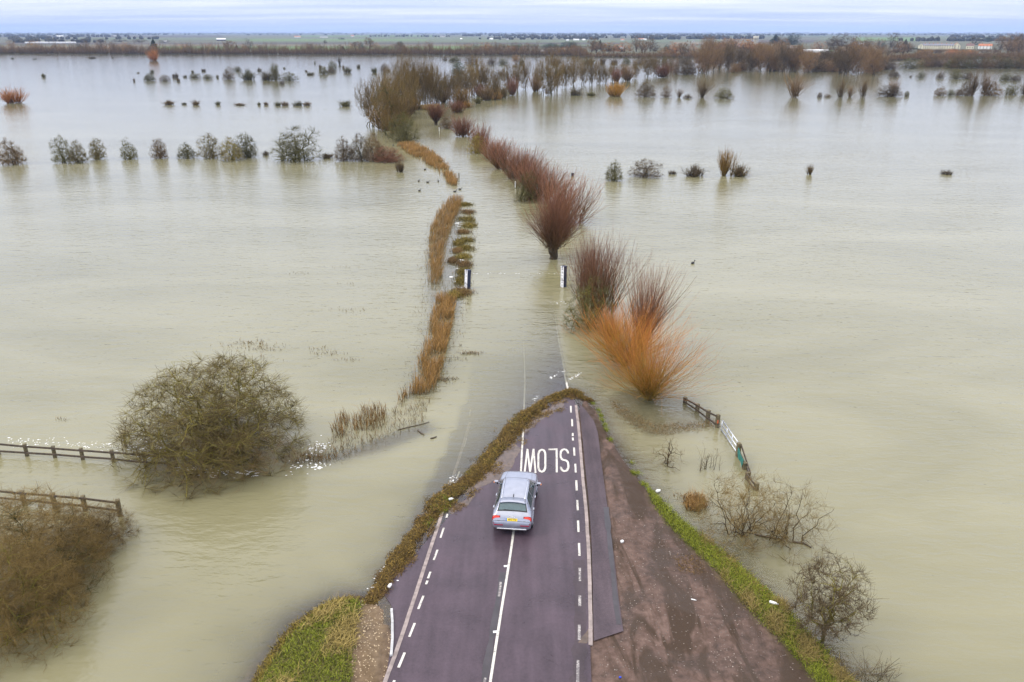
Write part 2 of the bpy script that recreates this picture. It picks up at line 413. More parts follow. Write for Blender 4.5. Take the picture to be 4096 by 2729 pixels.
def m_grass(X, Y): return np.clip(np.maximum(poly_sd(LBANK, X, Y), poly_sd(RVERGE, X, Y)) / 0.5 + 0.4, 0, 1)
def m_stony(X, Y): return np.clip(poly_sd(LSTONY, X, Y) / 0.5 + 0.3, 0, 1)
link("ground", grid_mesh("ground", GX, GY, ground_h, {"grass": m_grass, "stony": m_stony}), M_GROUND, kind="structure")
def depth(X, Y):
    h = ground_h(X, Y)
    r = np.maximum(poly_sd(ROAD, X, Y), poly_sd(FOOT, X, Y))
    h = h + 0.045 * np.clip(r / 0.6 + 0.5, 0, 1)
    return np.maximum(-h, 0)
M_SEAM = plain("tar_seam", (0.030, 0.024, 0.030), 0.3, var=0.4, nscale=2)
link("flood_water", grid_mesh("flood_water", GX, GY, 0.0, {"depth": depth}), M_WATER, kind="structure")

def sheet(name, P, zf, m, step=0.6, dz=0.0, thick=None, **kw):
    """a flat patch with the outline P (world xy), draped on zf"""
    P = np.asarray(P, float)
    lo, hi = P.min(0), P.max(0)
    pts = [Vector(p) for p in P]
    E = [(i, (i + 1) % len(P)) for i in range(len(P))]
    gx, gy = np.meshgrid(np.arange(lo[0], hi[0], step), np.arange(lo[1], hi[1], step))
    s = poly_sd(P, gx, gy)
    ok = s > step * 0.3
    pts += [Vector((a, b)) for a, b in zip(gx[ok], gy[ok])]
    vo, eo, fo, *_ = delaunay_2d_cdt(pts, E, [list(range(len(P)))], 1, 1e-5)
    V = np.array([[v.x, v.y] for v in vo])
    Z = zf(V[:, 0], V[:, 1]) + dz
    T = np.array([f for f in fo if len(f) == 3])
    A = V[T]
    ar = (A[:, 1, 0] - A[:, 0, 0]) * (A[:, 2, 1] - A[:, 0, 1]) - (A[:, 1, 1] - A[:, 0, 1]) * (A[:, 2, 0] - A[:, 0, 0])
    T[ar < 0] = T[ar < 0][:, ::-1]
    return link(name, np_mesh(name, np.column_stack([V, Z]), T, smooth=True), m, **kw)
def densify(P, step=0.7, close=True):
    out = []
    P = [np.array(p, float) for p in P]
    for a, b in zip(P, P[1:] + (P[:1] if close else [])):
        n = max(1, int(np.linalg.norm(b - a) / step))
        out += [tuple(a + (b - a) * i / n) for i in range(n)]
    if not close: out.append(tuple(P[-1]))
    return out
def smooth_path(pts, n=12):
    pts = [np.array(p, float) for p in pts]
    pts = [2 * pts[0] - pts[1]] + pts + [2 * pts[-1] - pts[-2]]
    out = []
    for i in range(1, len(pts) - 2):
        p0, p1, p2, p3 = pts[i - 1:i + 3]
        for k in range(n):
            t = k / n
            out.append(0.5 * (2 * p1 + (p2 - p0) * t + (2 * p0 - 5 * p1 + 4 * p2 - p3) * t * t + (3 * p1 - p0 - 3 * p2 + p3) * t ** 3))
    out.append(pts[-2])
    return out
ROADS = [tuple(p) for p in smooth_path(W2(ROAD_L), 6)] + [tuple(p) for p in smooth_path(W2(ROAD_R), 6)][::-1]
link_road = sheet("road", densify(ROADS), road_z, M_ASPHALT, 0.7, 0.0, kind="structure")
sheet("footway", densify(FOOT, 0.5), road_z, M_FOOTWAY, 0.6, 0.012, kind="structure")

def rpx(u, v):                                   # photo pixel -> point on the road surface
    p = px(u, v)
    for _ in range(3): p = px(u, v, float(road_z(p.x, p.y)))
    return p
def ribbon_mesh(name, path, width, zf, dz, step=0.5, wob=0.0):
    P = np.array(densify([tuple(p[:2]) for p in path], step, False))
    d = np.gradient(P, axis=0); d /= np.linalg.norm(d, axis=1)[:, None] + 1e-9
    n = np.column_stack([-d[:, 1], d[:, 0]])
    w = width / 2 * (1 + wob * rng.standard_normal(len(P)))[:, None]
    V = np.concatenate([P + n * w, P - n * w])
    V = np.column_stack([V, zf(V[:, 0], V[:, 1]) + dz])
    k = len(P); i = np.arange(k - 1)
    return np_mesh(name, V, np.stack([i, i + k, i + k + 1, i + 1], -1))
def line(name, pts, w, m=M_PAINT, **kw):
    return link(name, ribbon_mesh(name, smooth_path([rpx(*p)[:2] for p in pts], 6) if len(pts) > 2 else [rpx(*p) for p in pts], w, road_z, 0.008), m, **kw)
line("centre_line", [(1790, 3900), (1870, 3350), (1950, 2800), (1961, 2729), (2003, 2457), (2032, 2279), (2053, 2136), (2074, 1960), (2083, 1892), (2088, 1800), (2094, 1690), (2099, 1516), (2095, 1380), (2090, 1260)], 0.105, kind="structure")
line("edge_line", [(2273, 1562), (2262, 1515), (2256, 1474), (2243, 1400), (2232, 1340), (2222, 1270), (2210, 1190)], 0.125, kind="structure")
# dashed edge lines: each dash is a piece of paint on the road
RD = [(2283, 1624, 2284, 1652), (2288, 1677, 2289, 1706), (2291, 1733, 2291, 1745), (2291, 1751, 2292, 1763), (2296, 1791, 2298, 1824), (2301, 1856, 2303, 1891), (2305, 1922, 2307, 1963), (2309, 2001, 2311, 2042), (2312, 2083, 2314, 2129), (2316, 2173, 2318, 2224)]
RDW = [(2319, 2272, 2320, 2325), (2319, 2383, 2319, 2425), (2317, 2500, 2317, 2560), (2312, 2641, 2311, 2730)]
LD = [(1790, 2057, 1785, 2072), (1775, 2112, 1762, 2152), (1750, 2200, 1735, 2241), (1722, 2288, 1712, 2314), (1710, 2323, 1704, 2338), (1694, 2383, 1673, 2437), (1659, 2493, 1637, 2548), (1619, 2611, 1594, 2671), (1578, 2722, 1552, 2785), (1874, 1700, 1869, 1724), (1865, 1755, 1855, 1787), (1838, 1886, 1828, 1912), (1882, 1640, 1878, 1665)]
MD = [(2003, 2328, 1996, 2386), (1941, 2712, 1936, 2740), (2081, 1650, 2079, 1678)]
for pts, w in (([(2012, 2290), (1996, 2380), (1965, 2560), (1935, 2740)], 0.26), ([(2424, 2030), (2440, 2180), (2452, 2300), (2464, 2420), (2476, 2500)], 0.20), ([(2316, 2240), (2322, 2420), (2318, 2600), (2312, 2740)], 0.5)):
    link("tar_seam", ribbon_mesh("tar_seam", smooth_path([rpx(*p)[:2] for p in pts], 6), w, road_z, 0.0045 if w > 0.22 else 0.017, 0.3, 0.22), M_SEAM if w < 0.4 else M_ASPHALT2, kind="structure")
dash_root = empty("edge_dashes", kind="structure")
for D, m, w in ((RD, M_PAINT, 0.105), (RDW, M_PAINT_WORN, 0.11), (LD, M_PAINT, 0.095), (MD, M_PAINT_WORN, 0.10)):
    for u0, v0, u1, v1 in D:
        a, b = rpx(u0, v0), rpx(u1, v1)
        link("dash", ribbon_mesh("dash", [a, b], w, road_z, 0.0075, 0.4, 0.05), m, dash_root)
# the word SLOW, painted for drivers coming the other way
def slow_word():
    root = empty("slow_marking", label="white painted word SLOW upside down on the dark road ahead of car", cat="road marking")
    tl, tr, bl, br = rpx(2099, 1797), rpx(2276, 1794), rpx(2097, 1894), rpx(2278, 1889)
    def P(s, t):                                 # s 0..1 along the word as read from the far side, t 0 = letter foot (far end)
        a = tr.lerp(tl, s); b = br.lerp(bl, s)
        return a.lerp(b, t)
    def strokes(name, x0, x1, segs, w):
        bm = bmesh.new()
        for si, seg in enumerate(segs):
            pts = [P(x0 + (x1 - x0) * a, b) for a, b in seg]
            q = np.array([p[:2] for p in pts])
            d = np.gradient(q, axis=0); d /= np.linalg.norm(d, axis=1)[:, None]
            n = np.column_stack([-d[:, 1], d[:, 0]])
            ring = []
            for p, nn, dd in zip(q, n, d):
                # sideways strokes of stretched letters are thicker than the uprights
                ww = w * (1.0 + 0.9 * abs(dd[0]))
                L = p + nn * ww / 2; R = p - nn * ww / 2
                ring.append([bm.verts.new((*k, float(road_z(*k)) + 0.009 + 0.0012 * si)) for k in (L, R)])
            for (a, b), (c, e) in zip(ring, ring[1:]): bm.faces.new((a, b, e, c))
        me = bm_mesh(name, bm)
        if me.polygons[0].normal.z < 0: me.flip_normals()
        link("letter", me, M_PAINT, root)
    def arc(cx, cy, rx, ry, a0, a1, n=10): return [(cx + rx * math.cos(a), cy + ry * math.sin(a)) for a in np.linspace(a0, a1, n)]
    # in (across, up) letter space; up runs away from this camera's side, so t = 1 - up maps to the road
    def T(seg): return [(a, b) for a, b in seg]
    S = [(0.95, 0.80)] + arc(0.5, 0.76, 0.40, 0.20, 0.2, math.pi, 8) + arc(0.5, 0.70, 0.40, 0.19, math.pi, 1.5 * math.pi, 5)[1:] + arc(0.5, 0.32, 0.40, 0.19, 0.5 * math.pi, 0, 5) + arc(0.5, 0.24, 0.40, 0.20, 0, -math.pi - 0.0, 9)[1:] + [(0.08, 0.22)]
    O = arc(0.5, 0.74, 0.38, 0.22, 0, math.pi, 9) + arc(0.5, 0.26, 0.38, 0.22, math.pi, 2 * math.pi, 9) + [(0.88, 0.74)]
    L = [(0.12, 1.0), (0.12, 0.0)]; L2 = [(0.02, 0.035), (0.98, 0.035)]
    Ws = [[(0.02, 1), (0.22, 0.0)], [(0.22, 0.0), (0.5, 0.95)], [(0.5, 0.95), (0.76, 0.0)], [(0.76, 0.0), (0.98, 1)]]
    strokes("S", 0.00, 0.215, [T(S)], 0.105)
    strokes("L", 0.255, 0.47, [T(L), T(L2)], 0.105)
    strokes("O", 0.51, 0.715, [T(O)], 0.105)
    strokes("W", 0.745, 1.0, [T(x) for x in Ws], 0.095)
slow_word()
# flush kerb stones along both sides of the carriageway
def kerb(name, pts, w, rise, m, L=0.9, **kw):
    P = np.array(smooth_path([rpx(*p)[:2] for p in pts], 20))
    s = np.concatenate([[0], np.cumsum(np.linalg.norm(np.diff(P, axis=0), axis=1))])
    root = empty(name, **kw)
    n = int(s[-1] / L)
    for i in range(n):
        a = np.array([np.interp(i * L + 0.006, s, P[:, k]) for k in (0, 1)]); b = np.array([np.interp((i + 1) * L - 0.006, s, P[:, k]) for k in (0, 1)])
        bm = bmesh.new()
        za, zb = float(road_z(*a)) + rise - 0.1, float(road_z(*b)) + rise - 0.1
        j = random.uniform(-0.006, 0.006)
        bm_beam(bm, (a[0] + j, a[1], za + j * .5), (b[0] + j, b[1], zb + j * .5), w, 0.2)
        link("kerb_stone", bm_mesh("kerb_stone", bm), m, root)
kerb("kerb", [(2304, 1622), (2317, 1740), (2330, 1900), (2343, 2029), (2354, 2207), (2361, 2416), (2363, 2600)], 0.16, 0.022, M_KERB, label="flush beige concrete kerb between the carriageway and the footway", cat="kerb")
kerb("kerb", [(1880, 1690), (1833, 1845), (1791, 1970), (1766, 2062), (1723, 2190), (1664, 2374), (1592, 2588), (1539, 2729), (1510, 2810), (1310, 3310), (1090, 3860)], 0.16, 0.018, M_KERB, label="flush grey edging kerb beside the grass bank, running into the flood", cat="kerb")
kerb("kerb", [(1566, 2440), (1571, 2534), (1566, 2620), (1561, 2655)], 0.10, 0.09, M_KERB2, 0.9, label="short raised pale kerb edging the stony end of the grass bank", cat="kerb")
for u, v in ((2023, 2266), (1981, 2529), (2070, 1890)):
    bm = bmesh.new(); p = rpx(u, v)
    bm_box(bm, (0, 0, 0.012), (0.17, 0.11, 0.03), 0.1, 0.008); bm_box(bm, (0, 0, 0.03), (0.12, 0.07, 0.02), 0.1, 0.006)
    link("road_stud", bm_mesh("road_stud", bm), M_WHITE, loc=p, label="small white road stud beside the painted centre line", cat="road stud", group="studs along the centre line")

# ------------------------------------------------------------------ winter plants
class Wood:
    """collects tapered branches as (points, radii, tip-coordinates) batches and turns them into one mesh"""
    def __init__(self): self.b = []
    def add(self, P, R, T, sides=3): self.b.append((P, R, T, sides))
    def arrays(self):
        Vs, Fs, As, Rs, off = [], [], [], [], 0
        for P, R, T, k in self.b:
            B, n, _ = P.shape
            if B == 0: continue
            d = np.gradient(P, axis=1); d /= np.linalg.norm(d, axis=2, keepdims=True) + 1e-9
            ref = rng.standard_normal((B, 1, 3))
            a = np.cross(d, ref); a /= np.linalg.norm(a, axis=2, keepdims=True) + 1e-9
            b = np.cross(d, a)
            ang = np.arange(k) * 2 * np.pi / k
            V = P[:, :, None] + R[:, :, None, None] * (a[:, :, None] * np.cos(ang)[None, None, :, None] + b[:, :, None] * np.sin(ang)[None, None, :, None])
            idx = off + np.arange(B * n * k).reshape(B, n, k)
            q = np.stack([idx[:, :-1], np.roll(idx, -1, 2)[:, :-1], np.roll(idx, -1, 2)[:, 1:], idx[:, 1:]], -1)
            Vs.append(V.reshape(-1, 3)); Fs.append(q.reshape(-1, 4))
            As.append(np.repeat(T.reshape(-1), k)); Rs.append(np.repeat(rng.random(B), n * k))
            off += B * n * k
        return np.concatenate(Vs), np.concatenate(Fs), np.concatenate(As), np.concatenate(Rs)
    def mesh(self, name, xf=None):
        V, Fq, A, R = self.arrays()
        if xf is not None: V = V * xf
        return np_mesh(name, V, Fq, {"tip": A, "rnd": R})
def unit(v): return v / (np.linalg.norm(v, axis=-1, keepdims=True) + 1e-9)
def grow(S, D, L, R0, n, up=0.0, wig=0.1, taper=0.25, t0=0.0, t1=1.0, drift=(0, 0, 0)):
    B = len(S); P = np.empty((B, n, 3)); P[:, 0] = S
    d = unit(np.array(D, float)); L = np.broadcast_to(L, (B,)); R0 = np.broadcast_to(R0, (B,))
    st = (L / (n - 1))[:, None]; dr = np.array(drift, float)
    for i in range(1, n):
        d = unit(d + up * np.array([0, 0, 1.0]) + dr + wig * rng.standard_normal((B, 3)))
        P[:, i] = P[:, i - 1] + d * st
    f = np.linspace(0, 1, n)
    t0 = np.broadcast_to(t0, (B,)); t1 = np.broadcast_to(t1, (B,))
    return P, R0[:, None] * (1 - (1 - taper) * f)[None], t0[:, None] + (t1 - t0)[:, None] * f[None]
def spawn(P, R, T, m, u0=0.3, u1=0.95, ang=0.6, lenf=0.45, rf=0.55, n=4, up=0.0, wig=0.12, t1=1.0, plen=None, drift=(0, 0, 0), taper=0.25):
    """m children per branch of the batch P"""
    B, k, _ = P.shape
    bi = np.repeat(np.arange(B), m); u = u0 + (u1 - u0) * rng.random(B * m)
    x = u * (k - 1); i = np.minimum(x.astype(int), k - 2); f = (x - i)[:, None]
    S = P[bi, i] * (1 - f) + P[bi, i + 1] * f
    tan = unit(P[bi, i + 1] - P[bi, i])
    side = unit(np.cross(tan, rng.standard_normal(tan.shape)))
    a = (ang * (0.6 + 0.8 * rng.random(B * m)))[:, None]
    D = tan * np.cos(a) + side * np.sin(a)
    L0 = np.linalg.norm(np.diff(P, axis=1), axis=2).sum(1)
    L = L0[bi] * lenf * (0.55 + 0.8 * rng.random(B * m)) * (1.15 - 0.6 * u)
    f1 = f[:, 0]
    r = (R[bi, i] * (1 - f1) + R[bi, i + 1] * f1) * rf
    tt = T[bi, i] * (1 - f1) + T[bi, i + 1] * f1
    return grow(S, D, L, r, n, up, wig, taper, tt, np.minimum(1, tt + (t1 - tt)), drift)
def cone_dirs(B, amax, power=0.5):
    th = amax * rng.random(B) ** power; ph = 2 * np.pi * rng.random(B)
    return np.stack([np.sin(th) * np.cos(ph), np.sin(th) * np.sin(ph), np.cos(th)], -1)

# each generator returns (old wood, young wood) in a unit box: 1 wide, 1 tall
def fit(ws):
    V = np.concatenate([P.reshape(-1, 3) for w in ws for P, *_ in w.b])
    hz = np.percentile(V[:, 2], 99.2)
    c = (np.percentile(V[:, 0], 1.5) + np.percentile(V[:, 0], 98.5)) / 2
    wx = np.percentile(np.hypot(V[:, 0], V[:, 1]), 96)
    for w in ws:
        w.b = [(P / np.array([2 * wx, 2 * wx, hz]), R, T, k) for P, R, T, k in w.b]
    return ws
def g_thorn(dens=1.0, r=0.012, wid=1.25, stems=9, crook=0.16, droop=0.0):
    a, b = Wood(), Wood()
    stems = int(stems * 1.6)
    S = rng.standard_normal((stems, 3)) * [0.13, 0.13, 0]; S[:, 2] = -0.05
    D = cone_dirs(stems, wid, 0.55); D[:, :2] += S[:, :2] * 1.5
    P0, R0, T0 = grow(S, D, 0.42 + 0.32 * rng.random(stems), r * 1.7, 6, 0.05, crook, 0.4, 0.05, 0.4)
    P1, R1, T1 = spawn(P0, R0, T0, 7, 0.08, 1.0, 0.8, 0.62, 0.6, 5, 0.04 - droop, crook * 1.2, 0.65)
    P2, R2, T2 = spawn(P1, R1, T1, max(2, int(7 * dens)), 0.1, 1.0, 0.75, 0.6, 0.6, 4, 0.03 - droop, crook, 0.9)
    P3, R3, T3 = spawn(P2, R2, T2, max(2, int(6 * dens)), 0.15, 1.0, 0.65, 0.62, 0.7, 3, 0.03, crook, 1.0)
    a.add(P0, R0, T0, 5); a.add(P1, R1, T1, 4); b.add(P2, R2, T2); b.add(P3, np.maximum(R3, r * 0.22), T3)
    return fit([a, b])
def g_osier(rods=160, r=0.007, spread=1.0, head=0.12, trunk=0.08, twigs=3, up=0.10, lean=(0, 0, 0), base=0.0):
    a, b = Wood(), Wood()
    zt = np.linspace(-0.1, head, 5)
    if trunk:
        P = np.stack([0.015 * np.sin(zt * 30), 0.012 * np.cos(zt * 25), zt], -1)[None]
        a.add(P, np.array([[1.15, 0.95, 0.9, 1.1, 0.75]]) * trunk, np.zeros((1, 5)), 9)
        kn = grow(np.repeat([[0, 0, head * 0.75]], 14, 0), cone_dirs(14, 1.5), 0.09, trunk * 0.42, 3, 0, 0.2, 0.5, 0, 0.15)
        a.add(*kn, 5)
    nst = max(1, int(6 + rods / 40)) if base else 1
    cen = np.column_stack([rng.standard_normal((nst, 2)) * base, np.zeros(nst)])
    wst = rng.integers(0, nst, rods)
    S = rng.standard_normal((rods, 3)) * np.array([max(trunk, 0.03)] * 2 + [0.03]) * 0.8 + [0, 0, head] + cen[wst]
    D = cone_dirs(rods, spread, 0.62) + np.array(lean) + cen[wst] * 1.2
    L = (0.34 + 0.66 * rng.random(rods) ** 0.6) * (0.72 + 0.28 * rng.random(nst))[wst]
    P0, R0, T0 = grow(S, D, L, r * 1.5, 8, up, 0.075, 0.3, 0.05, 0.85)
    P1, R1, T1 = spawn(P0, R0, T0, twigs, 0.18, 0.95, 0.42, 0.45, 0.7, 4, 0.07, 0.09, 1.0)
    b.add(P0, R0, T0); b.add(P1, R1, T1)
    if not trunk: a.add(P0[:6], R0[:6] * 1.8, T0[:6] * 0.3, 5)
    return fit([a, b])
def g_willow(lead=4, r=0.012, dens=1.0, spread=0.55, up=0.10, drift=(0.03, 0, 0), low=False, trunk=True):
    a, b = Wood(), Wood()
    S = rng.standard_normal((lead, 3)) * [0.03, 0.03, 0]; S[:, 2] = 0.10 if trunk else -0.05
    if trunk:
        z = np.linspace(-0.06, 0.13, 4)
        a.add(np.stack([0 * z, 0 * z, z], -1)[None], np.array([[1.2, 1, .95, .8]]) * r * 4.2, np.zeros((1, 4)), 8)
    D = cone_dirs(lead, spread, 0.7)
    P0, R0, T0 = grow(S, D, 0.6 + 0.3 * rng.random(lead), r * 2.6, 8, up * 0.6, 0.10, 0.3, 0, 0.35, drift)
    P1, R1, T1 = spawn(P0, R0, T0, 9, 0.1 if low else 0.22, 1.0, 0.65, 0.48, 0.55, 6, up, 0.10, 0.6, drift=drift)
    P2, R2, T2 = spawn(P1, R1, T1, max(2, int(8 * dens)), 0.2, 1.0, 0.5, 0.48, 0.55, 4, up, 0.09, 0.85, drift=drift)
    P3, R3, T3 = spawn(P2, R2, T2, max(2, int(4 * dens)), 0.2, 1.0, 0.4, 0.6, 0.7, 3, up, 0.08, 1.0, drift=drift)
    a.add(P0, R0, T0, 6); a.add(P1, R1, T1, 4); b.add(P2, R2, T2); b.add(P3, np.maximum(R3, r * 0.22), T3)
    return fit([a, b])
def g_low(n=60, r=0.009, dens=1.0):
    """straggling low bush: several small stools side by side, only the top standing out of the flood"""
    a, b = Wood(), Wood()
    S = np.column_stack([rng.uniform(-0.42, 0.42, n), rng.uniform(-0.2, 0.2, n), np.full(n, -0.05)])
    P0, R0, T0 = grow(S, cone_dirs(n, 0.8), (0.35 + 0.5 * rng.random(n)) * (1 - 0.9 * np.abs(S[:, 0])), r * 1.4, 4, 0.03, 0.2, 0.5, 0.1, 0.5)
    P1, R1, T1 = spawn(P0, R0, T0, max(3, int(6 * dens)), 0.1, 1.0, 0.8, 0.6, 0.7, 3, 0.02, 0.2, 0.85)
    P2, R2, T2 = spawn(P1, R1, T1, 3, 0.2, 1.0, 0.7, 0.7, 0.75, 3, 0.0, 0.2, 1.0)
    a.add(P0, R0, T0, 4); b.add(P1, R1, T1); b.add(P2, R2, T2)
    return fit([a, b])

def lumps(d, K=8, amp=0.22, wid=0.55):
    """uneven outline: a few broad bulges and dents in direction space"""
    c = unit(rng.standard_normal((K, 3))); a = amp * rng.uniform(-1, 1, K)
    ang = np.arccos(np.clip(d @ c.T, -1, 1))
    return 1 + (a * np.exp(-(ang / wid) ** 2)).sum(1)
def env_dome(flat=0.0, shell=0.3, amp=0.22):
    st = rng.bit_generator.state; seed = int(rng.integers(1 << 30))
    def f(n):
        d = unit(rng.standard_normal((n, 3))); d[:, 2] = np.abs(d[:, 2])
        global_rng = np.random.default_rng(seed)
        c = unit(global_rng.standard_normal((9, 3))); a = amp * global_rng.uniform(-1, 1, 9)
        k = 1 + (a * np.exp(-(np.arccos(np.clip(d @ c.T, -1, 1)) / 0.5) ** 2)).sum(1)
        p = d * (rng.random(n) ** shell * k)[:, None] * [0.5, 0.5, 1.0]
        p[:, 2] = np.maximum(p[:, 2], 0.01)
        return p
    return f
def env_crown(z0=0.12, shell=0.33, amp=0.28, lean=0.0, sx=1.0):
    seed = int(rng.integers(1 << 30))
    def f(n):
        d = unit(rng.standard_normal((n, 3)))
        g = np.random.default_rng(seed)
        c = unit(g.standard_normal((9, 3))); a = amp * g.uniform(-1, 1, 9)
        k = 1 + (a * np.exp(-(np.arccos(np.clip(d @ c.T, -1, 1)) / 0.5) ** 2)).sum(1)
        p = d * (rng.random(n) ** shell * k)[:, None] * [0.5 * sx, 0.5 * sx, (1 - z0) / 2]
        p[:, 2] += (1 + z0) / 2
        p[:, :2] *= (0.62 + 0.5 * np.clip(p[:, 2:3], 0, 1)); p[:, 2] = np.abs(p[:, 2])     # narrower below
        p[:, 0] += lean * p[:, 2]
        return p
    return f
def g_fill(env, counts=(10, 70, 420, 1800), r=0.01, base=0.08, up=0.3, wig=0.07, twig=0.10, tup=0.25, trunk=0.0, drift=(0, 0, 0)):
    """skeleton that grows out to fill an envelope: limbs, branches, branchlets, then twigs"""
    a, b = Wood(), Wood()
    n0 = counts[0]; S = rng.standard_normal((n0, 3)) * [base, base, 0]; S[:, 2] = trunk if trunk else -0.05
    if trunk:
        z = np.linspace(-0.06, trunk + 0.02, 4); a.add(np.stack([0 * z, 0 * z, z], -1)[None], np.array([[1.25, 1, .95, .8]]) * r * 4.0, np.zeros((1, 4)), 8)
        S[:, :2] *= 0.2
    def bez(S, C, T, n, w):
        f = np.linspace(0, 1, n)[None, :, None]
        P = (1 - f) ** 2 * S[:, None] + 2 * f * (1 - f) * C[:, None] + f * f * T[:, None]
        L = np.linalg.norm(T - S, axis=1)[:, None, None]
        return P + rng.standard_normal(P.shape) * w * L * np.sin(np.pi * f) 
    ez = np.array([0, 0, 1.0])
    T = env(n0); L = np.linalg.norm(T - S, axis=1, keepdims=True)
    P = bez(S, S + (T - S) * 0.35 + ez * up * L * 0.6, T, 8, wig * 0.6)
    rad_ = r * 2.2 * (1 - 0.7 * np.linspace(0, 1, 8))[None] * np.ones((n0, 1)); tt = np.linspace(0, 0.35, 8)[None] * np.ones((n0, 1))
    a.add(P, rad_, tt, 5)
    for lev, cnt in enumerate(counts[1:3]):
        T = env(cnt)
        src = P[:, 1:].reshape(-1, 3); tan = unit(np.diff(P, axis=1)).reshape(-1, 3); rs = rad_[:, 1:].reshape(-1); ts = tt[:, 1:].reshape(-1)
        j = np.empty(cnt, int); ns = np.linalg.norm(src, axis=1)
        for i0 in range(0, cnt, 256):
            q = T[i0:i0 + 256]
            D = np.linalg.norm(q[:, None] - src[None], axis=2) + 0.8 * np.maximum(0, ns[None] - np.linalg.norm(q, axis=1)[:, None])
            j[i0:i0 + 256] = D.argmin(1)
        S2 = src[j]; L = np.linalg.norm(T - S2, axis=1, keepdims=True)
        n = 5 if lev == 0 else 4
        C = S2 + tan[j] * L * 0.45 + ez * up * L * 0.25 + np.array(drift) * L
        P = bez(S2, C, T, n, wig)
        f = np.linspace(0, 1, n)[None]
        rad_ = (np.minimum(rs[j] * 0.72, r * (1.1, 0.62)[lev]))[:, None] * (1 - 0.55 * f); t1 = (0.6, 0.85)[lev]
        tt = ts[j][:, None] + (t1 - ts[j])[:, None] * f
        (a if lev == 0 else b).add(P, rad_, tt, 4 if lev == 0 else 3)
    B, k, _ = P.shape; n = counts[3]
    bi = rng.integers(0, B, n); u = 0.2 + 0.8 * rng.random(n); x = u * (k - 1); i = np.minimum(x.astype(int), k - 2); f = (x - i)[:, None]
    S3 = P[bi, i] * (1 - f) + P[bi, i + 1] * f; tan = unit(P[bi, i + 1] - P[bi, i])
    D = tan + rng.standard_normal((n, 3)) * 0.6 + ez * tup + np.array(drift) * 2
    P3, R3, T3 = grow(S3, D, twig * (0.5 + 0.9 * rng.random(n)), np.maximum(r * 0.30, 0), 3, tup * 0.4, 0.15, 0.45, 0.7, 1.0)
    b.add(P3, R3, T3)
    return [a, b]

def plant(name, proto, loc, w, h, mats, rz=None, parts=("stems", "twigs"), rx=0.0, ry=0.0, **kw):
    """proto = (mesh of old wood, mesh of young wood); each plant is an empty with its two parts, sharing mesh data"""
    o = empty(name, loc, random.uniform(0, 6.283) if rz is None else rz, **kw)
    o.rotation_euler.x, o.rotation_euler.y = rx, ry
    o.scale = (w, w, h)
    for nm, me, m in zip(parts, proto, mats):
        c = bpy.data.objects.new(nm, me); COL.objects.link(c); c.parent = o
        if not me.materials: me.materials.append(m)
        c.material_slots[0].link = "OBJECT"; c.material_slots[0].material = m
    return o
def joined(ws, name):
    w = Wood(); w.b = [x for q in ws for x in q.b]
    return w.mesh(name)
def proto(ws, name): return (ws[0].mesh(name + "_stems"), ws[1].mesh(name + "_twigs"))
def bush_px(name, pr, u, vb, wpx, hpx, mats, parts=("stems", "twigs"), sink=0.0, **kw):
    p = px(u, vb); k = mpp(vb)
    h = ztop(p.y, vb - hpx)
    return plant(name, pr, (p.x, p.y, -sink), wpx * k, h, mats, parts=parts, **kw)

P_THORN = [proto(g_fill(env_dome(0, 0.38, 0.42), (12, 80, 520, 3000), 0.0082, 0.10, 0.35, 0.08, 0.13, 0.45), "thorn") for _ in range(6)]
P_OSIER = [proto(g_osier(190, 0.0062, 0.95, 0.04, 0.03, 3, base=0.12), "osier") for _ in range(5)]
P_STOOL = [proto(g_osier(180, 0.0062, 1.0, 0.02, 0, 3, base=0.14), "stool") for _ in range(4)]
P_POLL = [proto(g_osier(260, 0.0065, 1.0, 0.22, 0.075, 2), "pollard") for _ in range(2)]
P_WILL = [proto(g_fill(env_crown(-0.08 + 0.08 * (i % 2), 0.5, 0.22), (4 + i % 3, 60, 480, 2000), 0.0058, 0.07, 0.6, 0.06, 0.17, 1.1, 0.0, (0.12, 0, 0.1)), "willow") for i in range(5)]
P_THIN = [proto(g_osier(60, 0.0058, 0.6, 0.02, 0, 6, 0.06, base=0.06), "thin") for _ in range(3)]
P_LOW = [proto(g_low(), "low") for _ in range(5)]

# --- rows of drowned bushes: (u, base v, width, height) in photo pixels
def row(name, items, pool, mats, label, cat, group, parts=("stems", "twigs")):
    for i, (u, v, w, h) in enumerate(items):
        bush_px(name, pool[i % len(pool)], u, v, w, h, mats if not isinstance(mats, list) else mats[i % len(mats)], parts=parts,
                label=label[i] if isinstance(label, list) else label, cat=cat, group=group)
G1 = "bushes along the drowned hedge line that meets the reed bank"
row("hawthorn_bush", [(54, 657, 108, 100), (256, 650, 74, 92), (315, 651, 84, 80), (392, 636, 70, 84), (518, 636, 70, 66), (642, 633, 66, 84), (748, 632, 80, 58), (845, 632, 92, 84), (930, 641, 98, 86), (990, 630, 98, 100)],
    P_THORN, [(B_BROWN, B_BROWN), (B_OLIVE, B_OLIVE), (B_OLIVE, B_TWIG), (B_OLIVE, B_LICHEN), (B_OLIVE, B_OLIVE)],
    "bare twiggy hawthorn bush standing apart in the drowned hedge line across the open flood", "bush", G1)
bush_px("hawthorn_bush", P_THORN[2], 1180, 641, 190, 124, (B_OLIVE, B_OLIVE), label="largest domed olive hawthorn bush in the drowned hedge line", cat="bush", group=G1)
row("low_bush", [(1064, 621, 36, 20), (1308, 632, 70, 22)], P_LOW, (B_GREY, B_GREY), "low straggle of twigs between the domed hawthorn and the bramble thicket", "bush", G1)
